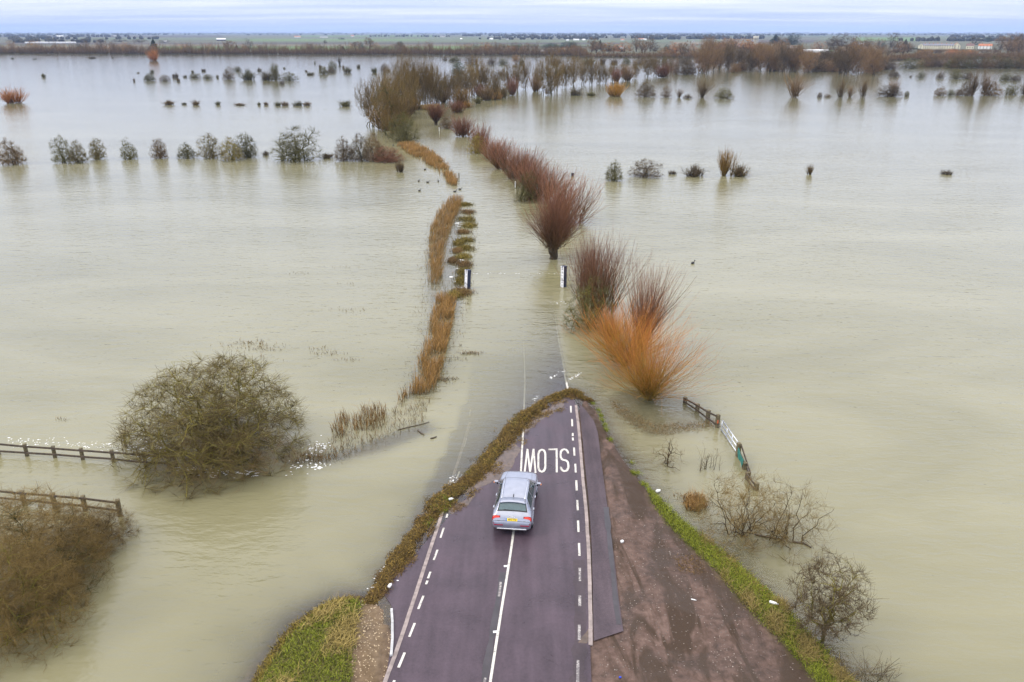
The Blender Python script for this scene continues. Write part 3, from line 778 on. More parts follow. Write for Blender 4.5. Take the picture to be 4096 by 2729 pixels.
row("bramble_thicket", [(1380, 643, 84, 92), (1440, 644, 84, 94), (1502, 642, 100, 102), (1556, 647, 130, 62)], P_THORN, [(B_GREY, B_GREY), (B_OLIVE, B_GREY), (B_BROWN, B_BROWN), (B_BROWN, B_MAROON)],
    "dark tangled thicket bush where the hedge line meets the reed bank", "bush", G1)
bush_px("low_bush", P_STOOL[0], 1600, 688, 48, 48, (B_OLIVE, B_BROWN), label="lone small tufted bush in open water just off the thicket", cat="bush")
row("low_bush", [(678, 419, 64, 20), (737, 419, 26, 10), (782, 420, 44, 22), (872, 420, 34, 17), (960, 421, 60, 10), (1037, 421, 20, 14), (1065, 421, 26, 15), (1110, 423, 36, 18), (1140, 423, 36, 20), (1190, 423, 44, 23), (1228, 423, 36, 20), (1383, 425, 70, 26)],
    P_LOW, [(B_BROWN, B_BROWN), (B_OLIVE, B_OLIVE)], "low scrap of twigs in the thin submerged row beyond the hawthorn hedge line", "bush", "low bushes in the thin submerged row")
bush_px("willow_bush", P_STOOL[1], 48, 412, 110, 66, (B_OLIVE, B_FAROR), label="rusty brown rounded willow bush alone in open water beyond the hawthorn hedge line", cat="bush")
row("low_bush", [(174, 309, 25, 17), (537, 326, 14, 14), (610, 291, 24, 14), (703, 312, 30, 23), (740, 310, 18, 12), (714, 327, 16, 17), (771, 291, 15, 12), (815, 286, 24, 13), (870, 312, 18, 14), (1038, 284, 22, 15), (1137, 276, 13, 8), (1225, 287, 13, 8), (1243, 300, 40, 13), (1281, 274, 18, 18), (1434, 272, 20, 18), (369, 234, 40, 9), (50, 236, 16, 6), (450, 234, 12, 7), (140, 238, 20, 5), (195, 223, 22, 4), (505, 223, 34, 5), (553, 293, 14, 5), (1260, 256, 10, 12), (1374, 273, 12, 15)],
    P_LOW, [(B_GREY, B_OLIVE), (B_BROWN, B_GREY)], "tiny dark bush crown far out on the flood before the brown hedge", "bush", "tiny bush crowns far out on the flood")
row("thorn_bush", [(598, 323, 52, 32), (660, 325, 44, 23), (779, 313, 50, 20), (831, 316, 46, 20), (916, 317, 52, 44), (951, 285, 36, 20), (996, 320, 80, 47), (1066, 322, 60, 44), (1100, 322, 50, 50), (1157, 323, 68, 30), (1128, 339, 24, 18), (1295, 297, 50, 34), (1330, 277, 40, 32), (1325, 291, 40, 20), (1390, 291, 40, 28), (1499, 292, 36, 26), (1538, 288, 40, 34)],
    P_THORN + P_LOW[:2], [(B_OLIVE, B_OLIVE), (B_OLIVE, B_GREY), (B_BROWN, B_OLIVE)], "dark rounded thorn bush in the scattered far row on the open flood", "bush", "thorn bushes in the scattered far row")
bush_px("bare_tree", P_WILL[0], 1103, 320, 40, 70, (B_OLIVE, B_OLIVE), parts=("trunk", "crown"), label="gaunt bare tree rising above the scattered far row of thorn bushes", cat="tree")
bush_px("willow_bush", P_STOOL[2], 615, 244, 48, 48, (B_MAROON, B_FAROR), label="reddish willow bush standing in the flood just off the far brown hedge", cat="bush")
bush_px("bare_tree", P_THIN[0], 1359, 258, 24, 36, (B_GREY, B_GREY), parts=("trunk", "crown"), label="thin pale leafless sapling standing in the far flood", cat="tree")

# --- the willow belt along the drowned lane
LANE = "tall bare willows along the drowned lane"
for i, (u, v, w, h, lab) in enumerate([
    (1572, 540, 225, 245, "broad multi-stemmed olive willow towering over the dark hawthorn by the lane"),
    (1487, 505, 150, 190, "slanting bare willow reaching out over open flood beside the broadest willow"),
    (1616, 440, 100, 215, None), (1652, 432, 80, 206, None), (1699, 423, 90, 178, None), (1718, 424, 105, 190, None), (1752, 418, 80, 115, None),
    (1803, 402, 95, 104, None), (1861, 388, 85, 108, None), (1912, 372, 105, 148, None), (2100, 358, 60, 128, None), (2150, 360, 60, 100, None),
    (2192, 380, 150, 160, "wide spreading willow with a heavy limb leaning into the water"), (2293, 346, 80, 122, None), (2364, 339, 72, 113, None), (2421, 333, 60, 72, None), (2587, 307, 74, 86, None),
    (1545, 480, 120, 190, None), (1590, 460, 110, 205, None), (1635, 425, 90, 190, None), (1675, 420, 90, 170, None), (1735, 415, 80, 150, None), (1780, 405, 80, 120, None), (1830, 392, 80, 120, None), (1885, 378, 80, 120, None), (1940, 372, 80, 110, None), (1985, 366, 70, 90, None), (2030, 362, 70, 105, None), (2070, 360, 60, 110, None), (2225, 362, 80, 130, None), (2260, 350, 70, 110, None), (2330, 340, 66, 104, None), (2395, 334, 60, 92, None), (2450, 326, 56, 80, None), (2490, 320, 56, 72, None), (2540, 314, 60, 76, None), (2620, 304, 60, 72, None), (2665, 300, 60, 74, None)]):
    bush_px("bare_willow", P_WILL[i % 5], u, v, w, h, (B_WILLOW, B_WILLOW) if i % 3 else (B_OLIVE, B_STRAWTWIG), parts=("trunk", "crown"), rz=random.uniform(-0.6, 0.6),
            label=lab or "tall upswept leafless willow in the belt along the drowned lane", cat="tree", group=LANE)
row("brown_sallow", [(1560, 520, 150, 115), (1610, 470, 110, 100), (1650, 440, 90, 90), (1842, 424, 95, 80), (1956, 402, 85, 62), (1975, 386, 70, 76), (1640, 455, 90, 70), (1770, 410, 80, 60), (2010, 392, 60, 55)],
    P_STOOL, [(B_OLIVE, B_AMBER), (B_BROWN, B_BROWN), (B_OLIVE, B_WILLOW)], "brown sallow undergrowth tangled between the tall lane willows", "bush", "sallow undergrowth below the lane willows")
row("red_osier", [(1915, 388, 70, 50), (1831, 452, 75, 56), (2138, 367, 62, 68), (2049, 382, 58, 80), (2466, 328, 48, 58), (2510, 325, 62, 66), (2647, 311, 72, 60)],
    P_OSIER, [(B_BROWN, B_MAROON), (B_BROWN, B_RED), (B_GREY, B_FARBR)], "dull red brush-headed osier among the lane willows", "bush", "osiers among the lane willows", ("trunk", "shoots"))
row("low_bush", [(1912, 415, 42, 30), (1869, 432, 40, 32), (2305, 382, 54, 38), (2365, 383, 54, 16), (1986, 398, 50, 36)], P_LOW, [(B_OLIVE, B_OLIVE), (B_AMBER, B_FARGOLD), (B_OLIVE, B_GREY)], "small scrubby bush at the water's edge of the lane willows", "bush", "scrub along the lane willows")
bush_px("dense_hawthorn", P_THORN[1], 1619, 567, 118, 100, (B_OLIVE, B_OLIVE), label="dense dark green hawthorn at the end of the orange reed tongue", cat="bush")
bush_px("ivy_thorn_tree", P_THORN[3], 1832, 301, 60, 54, (B_FARGREEN, B_FARGREEN), label="dark green round thorn tree alone between far bushes", cat="tree")
row("yellow_willow_bush", [(2460, 386, 110, 60)], P_STOOL, (B_AMBER, B_FARGOLD), "yellow-brown fan-shaped willow bush with bright twigs in the flooded row", "bush", None)
R4 = "bushes in the flooded row across the far meadow"
row("sallow_bush", [(2583, 388, 86, 64), (2664, 389, 40, 40), (2896, 393, 84, 38), (3558, 386, 110, 48), (3760, 382, 50, 32), (3802, 382, 34, 26), (3862, 383, 66, 56), (3963, 382, 84, 48), (4043, 379, 62, 42), (3278, 389, 25, 20), (3310, 389, 30, 12), (3627, 385, 24, 22), (2750, 393, 40, 16), (3830, 382, 26, 22)],
    P_THORN, [(B_GREY, B_GREY), (B_BROWN, B_BROWN), (B_GREY, B_OLIVE)], "grey-brown rounded bush in the flooded row across the far meadow", "bush", R4)
row("young_willow", [(2717, 391, 36, 40), (2803, 391, 76, 78), (3181, 391, 120, 102), (3359, 391, 58, 84), (3401, 389, 38, 52), (3454, 389, 60, 86), (3570, 385, 60, 78), (3882, 382, 76, 110), (3933, 382, 70, 104), (4093, 379, 44, 64)],
    P_THIN, [(B_GREY, B_FARBR), (B_BROWN, B_BROWN)], "slender fan-shaped young willow in the flooded row across the far meadow", "tree", R4, ("trunk", "crown"))
R5 = "scattered bushes on the open side of the lane"
row("sallow_bush", [(2454, 723, 74, 80), (2579, 707, 120, 60)], P_THORN, [(B_OLIVE, B_OLIVE), (B_GREY, B_GREY)], ["upright olive thorn bush alone in open water", "wide grey domed thorn bush alone in open water"], "bush", R5)
row("low_bush", [(2779, 704, 112, 48), (2689, 697, 40, 17), (3784, 698, 52, 20)], P_LOW, (B_GREY, B_GREY), ["long dark low tangle of twigs in open water", "small dark wisp of twigs beside a long low tangle", "tiny brown twig clump furthest out on the open flood"], "bush", R5)
bush_px("young_willow", P_STOOL[3], 2900, 704, 84, 112, (B_BROWN, B_AMBER), label="tall brush of amber willow shoots beside a low brown bush", cat="bush", group=R5)
bush_px("low_bush", P_LOW[3], 2958, 704, 105, 52, (B_OLIVE, B_BROWN), label="low brown bush at the foot of the amber willow brush", cat="bush", group=R5)
bush_px("low_bush", P_STOOL[0], 3240, 698, 34, 42, (B_GREY, B_BROWN), label="small lone sprig of twigs in the middle of open flood", cat="bush", group=R5)
row("low_bush", [(3576, 308, 52, 29), (3683, 311, 37, 21), (3759, 314, 34, 25), (3822, 316, 50, 42), (3866, 316, 50, 30), (4022, 322, 52, 32), (4061, 323, 44, 24), (3642, 272, 105, 34), (3642, 309, 12, 7)],
    P_THORN, [(B_OLIVE, B_GREY), (B_OLIVE, B_OLIVE)], "round dark bush between the flooded wood and the meadow row", "bush", "round bushes off the flooded wood")
row("low_bush", [(1817, 247, 56, 22), (1886, 256, 54, 30), (1966, 257, 42, 26), (2011, 257, 50, 24), (2005, 301, 42, 18), (2220, 253, 76, 22), (2353, 254, 66, 24), (2409, 254, 40, 26), (2457, 254, 42, 20), (2507, 254, 42, 24), (2560, 254, 48, 24), (2614, 254, 56, 24), (2656, 254, 28, 30), (2740, 251, 60, 24), (1780, 240, 20, 16), (2085, 256, 30, 24)],
    P_THORN + P_LOW[:3], [(B_OLIVE, B_OLIVE), (B_GREY, B_GREY), (B_BROWN, B_GREY)], "dark bush top in the far strip of flood behind the lane willows", "bush", "bush tops in the far strip of flood")
bush_px("bare_tree", P_WILL[3], 2064, 257, 44, 38, (B_GREY, B_FARBR), parts=("trunk", "crown"), label="small round-headed bare tree in the far strip of flood", cat="tree")
# --- flooded wood beyond the meadow
WOOD = "trees of the flooded wood"
wood = [(2702, 295, 30, 68), (2744, 298, 80, 48), (2821, 295, 90, 128), (2854, 287, 70, 114), (2907, 284, 70, 112), (2934, 291, 36, 40), (2970, 284, 46, 36), (3000, 286, 80, 90), (3040, 287, 95, 108), (3077, 286, 95, 94), (3130, 289, 98, 115), (3172, 289, 90, 96), (3225, 292, 80, 82), (3260, 288, 70, 60), (3297, 286, 76, 42), (3340, 288, 60, 60), (3374, 298, 98, 116), (3419, 298, 92, 120), (3493, 303, 98, 104), (3535, 278, 86, 44), (3460, 282, 80, 90),
        (3700, 268, 50, 40), (3735, 268, 50, 44), (3765, 268, 50, 42), (3790, 268, 44, 40), (2960, 262, 80, 80), (3080, 260, 90, 84), (3190, 258, 90, 80), (3300, 258, 80, 70), (2880, 262, 70, 76)]
rw_ = random.Random(3)
wood += [(u + rw_.uniform(-34, 34), v - rw_.uniform(1, 14), w * rw_.uniform(0.7, 1.1), h * rw_.uniform(0.6, 1.0)) for u, v, w, h in wood]
for i, (u, v, w, h) in enumerate(wood):
    tall = h > 70
    bush_px("flooded_tree", (P_WILL if tall else P_THORN)[i % 5], u, v, w * 1.1, h, [(B_GREY, B_FARBR), (B_GREY, B_GREY), (B_WILLOW, B_FARBR)][i % 3], parts=("trunk", "crown"), rz=random.uniform(-0.7, 0.7),
            label="bare brown tree standing in water in the flooded wood" if tall else "low brown bush crowded between the trunks of the flooded wood", cat="tree" if tall else "bush", group=WOOD + (" tall" if tall else " low"))
for i in range(13):
    bush_px("dark_thicket", P_THORN[i % 5], 3806 + i * 27, 272 + (i % 3), 66, 44 + 8 * (i % 2), [(B_GREY, B_OLIVE), (B_BROWN, B_BROWN)][i % 2], label="dark bush in the closed thicket at the flood's far corner", cat="bush", group="bushes of the closed thicket")

# --- red osiers lining the road
OS = "red osiers lining the flooded road"
bush_px("pollard_osier", P_POLL[0], 1744, 501, 84, 92, (B_GREY, B_MAROON), parts=("trunk", "shoots"), label="maroon pollard with a perfectly round brush head on a bare stub trunk", cat="tree", group=OS)
bush_px("olive_bush", P_THORN[4], 1790, 515, 70, 62, (B_OLIVE, B_BROWN), label="open brown thorn bush beside the round maroon pollard", cat="bush")
bush_px("pollard_osier", P_OSIER[1], 1854, 546, 104, 92, (B_GREY, B_MAROON), parts=("trunk", "shoots"), label="red-brown fan-shaped pollard between maroon pollard and yellow-green bush", cat="tree", group=OS)
bush_px("red_osier", P_OSIER[2], 1928, 598, 100, 104, (B_BROWN, B_MAROON), parts=("trunk", "shoots"), label="pale red osier shoots rising behind the yellow-green bush", cat="bush", group=OS)
bush_px("moss_bush", P_THORN[0], 1910, 612, 84, 74, (B_LICHEN, B_GOLD), label="yellow-green mossy bush in the line of red osiers", cat="bush")

# --- the near osiers and thorns, each grown on its own
def near(name, ws, u, vb, w, vtop, mats, parts=("stems", "twigs"), z=-0.05, **kw):
    p = px(u, vb, 0)
    h = ztop(p.y, vtop) - z
    return plant(name, proto(ws, name), (p.x, p.y, z), w * mpp(vb), h, mats, parts=parts, rz=0.0, **kw)
near("red_osier", g_osier(260, 0.0030, 0.75, 0.04, 0, 3, 0.08, (0, 0, 0), base=0.14), 1976, 634, 165, 545, (B_BROWN, B_RED), ("stems", "shoots"), label="red osier clump next after the mossy bush along the road", cat="bush", group=OS)
near("red_osier", g_osier(270, 0.0030, 0.75, 0.04, 0, 3, 0.08, (0.12, 0, 0), base=0.14), 2030, 674, 185, 570, (B_BROWN, B_RED), ("stems", "shoots"), label="red osier clump, second from the mossy bush along the road", cat="bush", group=OS)
near("red_osier", g_osier(280, 0.0029, 0.75, 0.04, 0, 3, 0.08, (0.12, 0, 0), base=0.14), 2085, 712, 205, 590, (B_BROWN, B_RED), ("stems", "shoots"), label="red osier clump just before the dark olive bush along the road", cat="bush", group=OS)
near("red_osier", g_osier(280, 0.0026, 0.75, 0.04, 0, 3, 0.08, (0.15, 0, 0), base=0.14), 2175, 800, 235, 650, (B_BROWN, B_RED), ("stems", "shoots"), label="tall red osier shoots rising behind the dark olive bush", cat="bush", group=OS)
near("red_osier", g_osier(300, 0.0026, 0.75, 0.04, 0, 3, 0.08, (0.1, 0, 0), base=0.14), 2128, 752, 210, 622, (B_BROWN, B_RED), ("stems", "shoots"), label="red osier clump closing the row just past the dark olive bush", cat="bush", group=OS)
near("olive_bush", g_fill(env_dome(0, 0.4), (10, 80, 450, 2000), 0.0068, 0.10, 0.4, 0.08, 0.11, 0.3), 2106, 805, 120, 685, (B_OLIVE, B_OLIVE), label="dark olive upright thorn bush wedged into the red osier row", cat="bush")
near("red_osier", g_osier(320, 0.0023, 0.8, 0.04, 0, 3, 0.08, (0.2, 0, 0), base=0.14), 2240, 890, 280, 685, (B_BROWN, B_RED), ("stems", "shoots"), label="wide red osier clump directly behind the big pollard", cat="bush", group=OS)
near("pollard_osier", g_osier(700, 0.0019, 1.15, 0.20, 0.072, 3, 0.07, (0.10, 0, 0)), 2213, 1036, 245, 768, (B_GREY, B_RED), ("trunk", "shoots"), label="biggest red pollard, dense round head on a stout trunk in the water", cat="tree", group=OS)
near("red_osier", g_osier(340, 0.0018, 0.75, 0.05, 0, 3, 0.06, (0.12, 0, 0), base=0.14), 2400, 1250, 290, 930, (B_BROWN, B_RED), ("stems", "shoots"), label="tall red osier clump growing out of the olive lichen bush beside the depth gauge", cat="bush", group=OS)
near("red_osier", g_osier(260, 0.0022, 0.7, 0.04, 0, 3, 0.07, (0.05, 0, 0), base=0.14), 2358, 1165, 170, 925, (B_BROWN, B_RED), ("stems", "shoots"), label="red osier clump bridging the big pollard and the clump beside the depth gauge", cat="bush", group=OS)
near("lichen_bush", g_fill(env_dome(0, 0.4), (12, 90, 600, 3000), 0.0052, 0.08, 0.35, 0.09, 0.10, 0.2), 2352, 1312, 220, 1130, (B_LICHEN, B_OLIVE), label="olive green lichened thorn bush below tall red shoots", cat="bush")
near("dead_branch", g_willow(1, 0.010, 0.3, 0.4, 0.0, (0, 0, 0), trunk=False), 2455, 1255, 110, 1095, (B_LICHEN, B_OLIVE), ("limb", "twigs"), label="crooked dead lichened branch sticking up beside the red osier clump", cat="branch")
ORG = "orange osier stools by the road"
near("orange_osier", g_osier(300, 0.0017, 0.55, 0.04, 0, 3, 0.05, (0.18, 0.0, 0)), 2560, 1400, 270, 1035, (B_AMBER, B_RED), ("stems", "shoots"), label="tallest shoots, red-brown, rising behind the two orange osier stools", cat="bush", group=ORG)
near("orange_osier", g_osier(200, 0.0020, 0.8, 0.05, 0, 3, 0.05), 2440, 1375, 190, 1230, (B_AMBER, B_ORANGE), ("stems", "shoots"), label="small orange osier tuft against the olive lichen bush", cat="bush", group=ORG)
near("orange_osier", g_osier(400, 0.0012, 1.2, 0.07, 0.03, 3, 0.06, base=0.035), 2496, 1462, 460, 1195, (B_AMBER, B_ORANGE), ("trunk", "shoots"), label="bright orange osier stool fanning out behind the golden front stool", cat="bush", group=ORG)
near("orange_osier", g_osier(420, 0.0011, 1.3, 0.07, 0.03, 3, 0.07, base=0.03), 2590, 1596, 490, 1280, (B_AMBER, B_ORANGE), ("trunk", "shoots"), label="golden orange osier stool fanning wide over the shallow shelf by the fence", cat="bush", group=ORG)
near("hawthorn_bush", g_fill(env_dome(0, 0.36, 0.40), (20, 230, 2300, 17000), 0.0034, 0.07, 0.35, 0.09, 0.075, 0.15), 868, 1812, 725, 1425, (B_LICHEN, B_TWIG), label="huge domed lichened hawthorn bush overhanging the end of the rail fence", cat="bush")
near("hawthorn_bush", g_fill(env_dome(0, 0.4, 0.3), (16, 120, 700, 3600), 0.0028, 0.2, 0.2, 0.1, 0.10, 0.05), 900, 1850, 520, 1680, (B_BROWN, B_BROWN), label="low brown skirt of twigs under the huge domed hawthorn", cat="bush")
NB = "brown bushes round the end of the lower fence"
near("brown_bush", g_fill(env_dome(0, 0.36), (16, 180, 1700, 13000), 0.0030, 0.12, 0.35, 0.09, 0.09, 0.2), 120, 2290, 640, 2000, (B_OLIVE, B_STRAWTWIG), label="big brown tangled bush growing through the rails of the lower fence", cat="bush", group=NB)
near("brown_bush", g_fill(env_dome(0, 0.36), (12, 120, 900, 6000), 0.0036, 0.12, 0.35, 0.09, 0.10, 0.2), 392, 2170, 330, 2025, (B_BROWN, B_STRAWTWIG), label="brown twiggy bush hiding the end post of the lower fence", cat="bush", group=NB)
near("brown_bush", g_fill(env_dome(0, 0.36), (16, 180, 1700, 12000), 0.0030, 0.12, 0.3, 0.09, 0.09, 0.15), 90, 2520, 560, 2160, (B_LICHEN, B_STRAWTWIG), label="broad lichened bush in front of the lower fence, trailing in the water", cat="bush", group=NB)
near("brown_bush", g_fill(env_dome(0, 0.4), (12, 100, 600, 3200), 0.0034, 0.16, 0.2, 0.1, 0.10, 0.05), 280, 2330, 380, 2130, (B_OLIVE, B_STRAWTWIG), label="low brown bush at the water's edge between the lichened bush and the fence end", cat="bush", group=NB)
near("bare_shrub", g_fill(env_dome(0, 0.4), (7, 34, 90, 240), 0.0070, 0.05, 0.5, 0.08, 0.12, 0.4), 2668, 1858, 150, 1728, (B_BROWN, B_BROWN), label="small open bare shrub standing in clear shallow water by the gate", cat="bush")
SP_ = "spreading brown bushes off the grass verge"
near("spreading_bush", g_fill(env_dome(0, 0.40, 0.3), (24, 150, 620, 3200), 0.0030, 0.07, 0.30, 0.06, 0.12, 0.55), 2955, 2128, 380, 1898, (B_BROWN, B_STRAWTWIG), label="spreading many-stemmed brown bush below the end of the gate fence", cat="bush", group=SP_)
near("spreading_bush", g_fill(env_dome(0, 0.40, 0.35), (18, 110, 420, 2000), 0.0030, 0.10, 0.28, 0.06, 0.13, 0.5), 3130, 2165, 360, 1925, (B_BROWN, B_STRAWTWIG), label="sparser brown bush further into open water beside the many-stemmed bush", cat="bush", group=SP_)
near("hawthorn_bush", g_fill(env_crown(0.05, 0.38, 0.35), (7, 90, 620, 4200), 0.0050, 0.04, 0.35, 0.08, 0.09, 0.2, 0.12), 3290, 2560, 390, 2235, (B_LICHEN, B_GREY), ("trunk", "crown"), label="small hawthorn tree with yellow lichened stems at the edge of the grass verge", cat="tree")
near("drowned_twigs", g_low(40, 0.003, 0.8), 3470, 2715, 300, 2640, (B_GREY, B_BROWN), label="brown drowned twigs beyond the foot of the lichened hawthorn tree", cat="bush")
near("drowned_twigs", g_low(14, 0.005, 0.5), 2840, 1875, 150, 1790, (B_GREY, B_BROWN), label="sparse drowned weed stems between the bare shrub and the gate", cat="weed").children[1]["kind"] = "stuff"

# --- reeds, grass, straw: blades nobody could count
def blades(name, XY, Z, h, w, lean, m, wind=(0, 0), headw=0.0, parent=None, **kw):
    n = len(XY); a = 2 * np.pi * rng.random(n)
    s = np.stack([np.cos(a), np.sin(a), 0 * a], -1) * (w * (0.6 + 0.8 * rng.random(n)))[:, None] / 2
    L = h * (0.55 + 0.6 * rng.random(n))
    off = rng.standard_normal((n, 2)) * lean + np.array(wind)
    B = np.column_stack([XY, Z])
    Mid = B + np.column_stack([off * 0.35, np.ones(n) * 0.6]) * L[:, None]
    Tp = B + np.column_stack([off, np.ones(n) * 0.92]) * L[:, None]
    V = np.stack([B - s, B + s, Mid + s * 0.8, Mid - s * 0.8, Tp], 1).reshape(-1, 3)
    i = np.arange(n)[:, None] * 5
    Fq = np.concatenate([i + [0, 1, 2], i + [0, 2, 3], i + [3, 2, 4]], 0)
    T = np.tile([0, 0, 0.6, 0.6, 1.0], n); R = np.repeat(rng.random(n), 5)
    me = np_mesh(name, V, Fq, {"tip": T, "rnd": R})
    return link(name, me, m, parent, kind="stuff", **kw)
def scatter_poly(P, n, edge=0.0):
    P = np.asarray(P); lo, hi = P.min(0), P.max(0); out = []
    while sum(len(o) for o in out) < n:
        q = lo + (hi - lo) * rng.random((n * 2, 2))
        s = poly_sd(P, q[:, 0], q[:, 1])
        out.append(q[s > -edge * rng.random(len(q)) ** 2])
    return np.concatenate(out)[:n]
M_REED = bark("reed_straw", (0.09, 0.062, 0.025), (0.225, 0.135, 0.062), (0.30, 0.190, 0.105), var=0.4)
M_REEDP = bark("pale_reed_straw", (0.12, 0.09, 0.04), (0.30, 0.21, 0.11), (0.38, 0.27, 0.16), var=0.4)
M_GRASS = bark("verge_grass", (0.040, 0.050, 0.010), (0.115, 0.150, 0.020), (0.215, 0.250, 0.040), var=0.5)
M_HAY = bark("dead_grass", (0.08, 0.070, 0.028), (0.20, 0.165, 0.075), (0.31, 0.25, 0.135), var=0.4)
M_MOSS = bark("olive_tussock", (0.055, 0.050, 0.012), (0.115, 0.098, 0.022), (0.20, 0.155, 0.045), var=0.5)
M_WEED = bark("brown_weed", (0.05, 0.036, 0.022), (0.12, 0.080, 0.045), (0.19, 0.12, 0.065), var=0.5)
def band(path):                                  # list of (u, v, half width px) -> polygon
    L = []; R = []
    for i, (u, v, w) in enumerate(path):
        L.append((u - w, v)); R.append((u + w, v))
    return W2(L + R[::-1])
reed1 = band([(1672, 1582, 26), (1705, 1520, 36), (1735, 1440, 36), (1765, 1340, 34), (1775, 1260, 36), (1772, 1195, 28)])
reed2 = band([(1745, 1140, 16), (1745, 1080, 20), (1740, 1020, 18), (1752, 960, 24), (1765, 900, 36), (1800, 840, 30), (1826, 795, 16)])
reed3 = band([(1818, 745, 8), (1800, 710, 10), (1770, 680, 20), (1735, 650, 30), (1690, 620, 40), (1650, 595, 42), (1620, 578, 30)])
reed4 = W2([(1660, 440), (1690, 430), (1760, 425), (1720, 440)])
def zw(XY, d=0.02): return np.full(len(XY), -d)
def patchy(q, thr, f=1.0):
    u_ = np.sin(q[:, 0] * 2.3 * f + 1.7 * np.sin(q[:, 1] * 0.9 * f)) + np.sin(q[:, 1] * 1.7 * f + 1.3 * np.sin(q[:, 0] * 1.9 * f)) + 0.9 * rng.standard_normal(len(q))
    return q[u_ > thr]
q = patchy(scatter_poly(reed1, 5600, 0.6), -0.5); blades("reed_bed", q, zw(q), 0.95, 0.024, 0.28, M_REED, (0.12, 0.05))
q = patchy(scatter_poly(reed2, 5400, 0.6), -0.5); blades("reed_bed", q, zw(q), 1.0, 0.030, 0.30, M_REED, (0.18, 0.06))
q = patchy(scatter_poly(reed3, 8000, 0.8), -0.2, 0.5); blades("reed_bed", q, zw(q), 1.0, 0.06, 0.25, M_REED, (0.15, 0.05))
q = scatter_poly(reed4, 1500, 3.0); blades("reed_bed", q, zw(q), 1.1, 0.10, 0.25, M_REEDP, (0.15, 0.05))
# olive tussocks and brown mats on the drowned bank, with melting foam between them
mats_px = [(1850, 1172, 36, 12), (1822, 1180, 26, 10), (1845, 1125, 24, 12), (1858, 1060, 24, 10), (1850, 1030, 26, 8), (1862, 995, 28, 8), (1830, 1005, 12, 4), (1835, 975, 16, 4), (1862, 962, 26, 7), (1855, 930, 20, 5), (1875, 905, 26, 10), (1868, 880, 30, 14), (1872, 850, 22, 8), (1862, 820, 18, 6), (1852, 1090, 22, 10), (1812, 1045, 10, 4)]
for k, (u, v, a, b) in enumerate(mats_px):
    c = px(u, v); A = a * mpp(v); Bv = b * mpp(v) / 0.30
    n = int(900 + 160 * A * Bv)
    r_ = np.sqrt(rng.random(n)); t_ = 2 * np.pi * rng.random(n)
    ph_ = rng.uniform(0, 6, 3); kk = 1 + 0.35 * np.sin(2 * t_ + ph_[0]) + 0.3 * np.sin(3 * t_ + ph_[1]) + 0.2 * np.sin(5 * t_ + ph_[2])
    XY = np.column_stack([c.x + A * r_ * kk * np.cos(t_), c.y + Bv * r_ * kk * np.sin(t_)]) + rng.standard_normal((n, 2)) * [0.22, 0.5]
    blades("tussock_mat", XY, 0.06 * (1 - r_ ** 2), 0.24, 0.035, 0.85, M_MOSS if k % 3 else M_WEED)
q = scatter_poly(W2([(1700, 1580), (1790, 1560), (1880, 1250), (1900, 1000), (1880, 830), (1700, 900), (1690, 1200), (1630, 1560)]), 1500, 0.8)
blades("sparse_weed", q, zw(q), 0.28, 0.028, 0.8, M_WEED)
q = scatter_poly(W2([(1180, 1850), (1330, 1760), (1480, 1690), (1560, 1650), (1720, 1600), (1700, 1680), (1520, 1770), (1290, 1860)]), 900, 0.6)
blades("sparse_weed", q, zw(q), 0.40, 0.022, 0.6, M_WEED)
q = np.concatenate([scatter_poly(W2(p), n, 0.3) for p, n in (([(1330, 1720), (1380, 1660), (1400, 1690), (1370, 1750)], 150), ([(1410, 1680), (1460, 1640), (1530, 1630), (1540, 1690), (1480, 1730), (1420, 1720)], 330), ([(1590, 1620), (1620, 1570), (1640, 1580), (1610, 1610)], 60))])
blades("dry_reed_clump", q, zw(q), 0.75, 0.028, 0.28, M_REED)
q = scatter_poly(W2([(2440, 1600), (2470, 1650), (2540, 1700), (2640, 1740), (2760, 1720), (2880, 1700), (2850, 1690), (2720, 1700), (2600, 1700), (2520, 1650)]), 2600, 0.5)
blades("brown_marsh_litter", q, zw(q, 0.03), 0.09, 0.032, 1.2, M_WEED)
q = scatter_poly(W2([(2735, 2010), (2770, 1985), (2810, 2000), (2830, 2030), (2790, 2050), (2745, 2045)]), 650, 0.15)
blades("dead_grass_tuft", q, zw(q), 0.55, 0.02, 0.55, M_REED)
q = scatter_poly(W2([(3085, 2425), (3125, 2400), (3160, 2440), (3150, 2470)]), 300, 0.15); blades("dead_grass_tuft", q, ground_h(q[:, 0], q[:, 1]), 0.36, 0.016, 0.5, M_HAY)
# floating wisps in open water: (u, v, n, spread m)
for u, v, n, s_ in ((1010, 1372, 70, .5), (1045, 1395, 90, .6), (955, 1380, 40, .6), (1000, 1440, 30, .6), (1285, 1395, 25, .4), (1325, 1415, 40, .4), (1385, 1440, 20, .3), (1400, 1240, 30, .5), (1375, 1070, 20, .5), (1215, 1095, 14, .4), (1390, 1138, 10, .3), (1882, 1415, 120, .25), (1775, 1518, 120, .3), (1815, 1440, 40, .4), (1260, 1830, 260, .5), (255, 1680, 16, .3), (2745, 1990, 60, .3)):
    c = px(u, v); XY = np.column_stack([c.x + s_ * 1.6 * rng.standard_normal(n), c.y + s_ * 0.6 * rng.standard_normal(n)])
    blades("floating_weed", XY, zw(XY), 0.24, 0.028, 0.7, M_WEED)
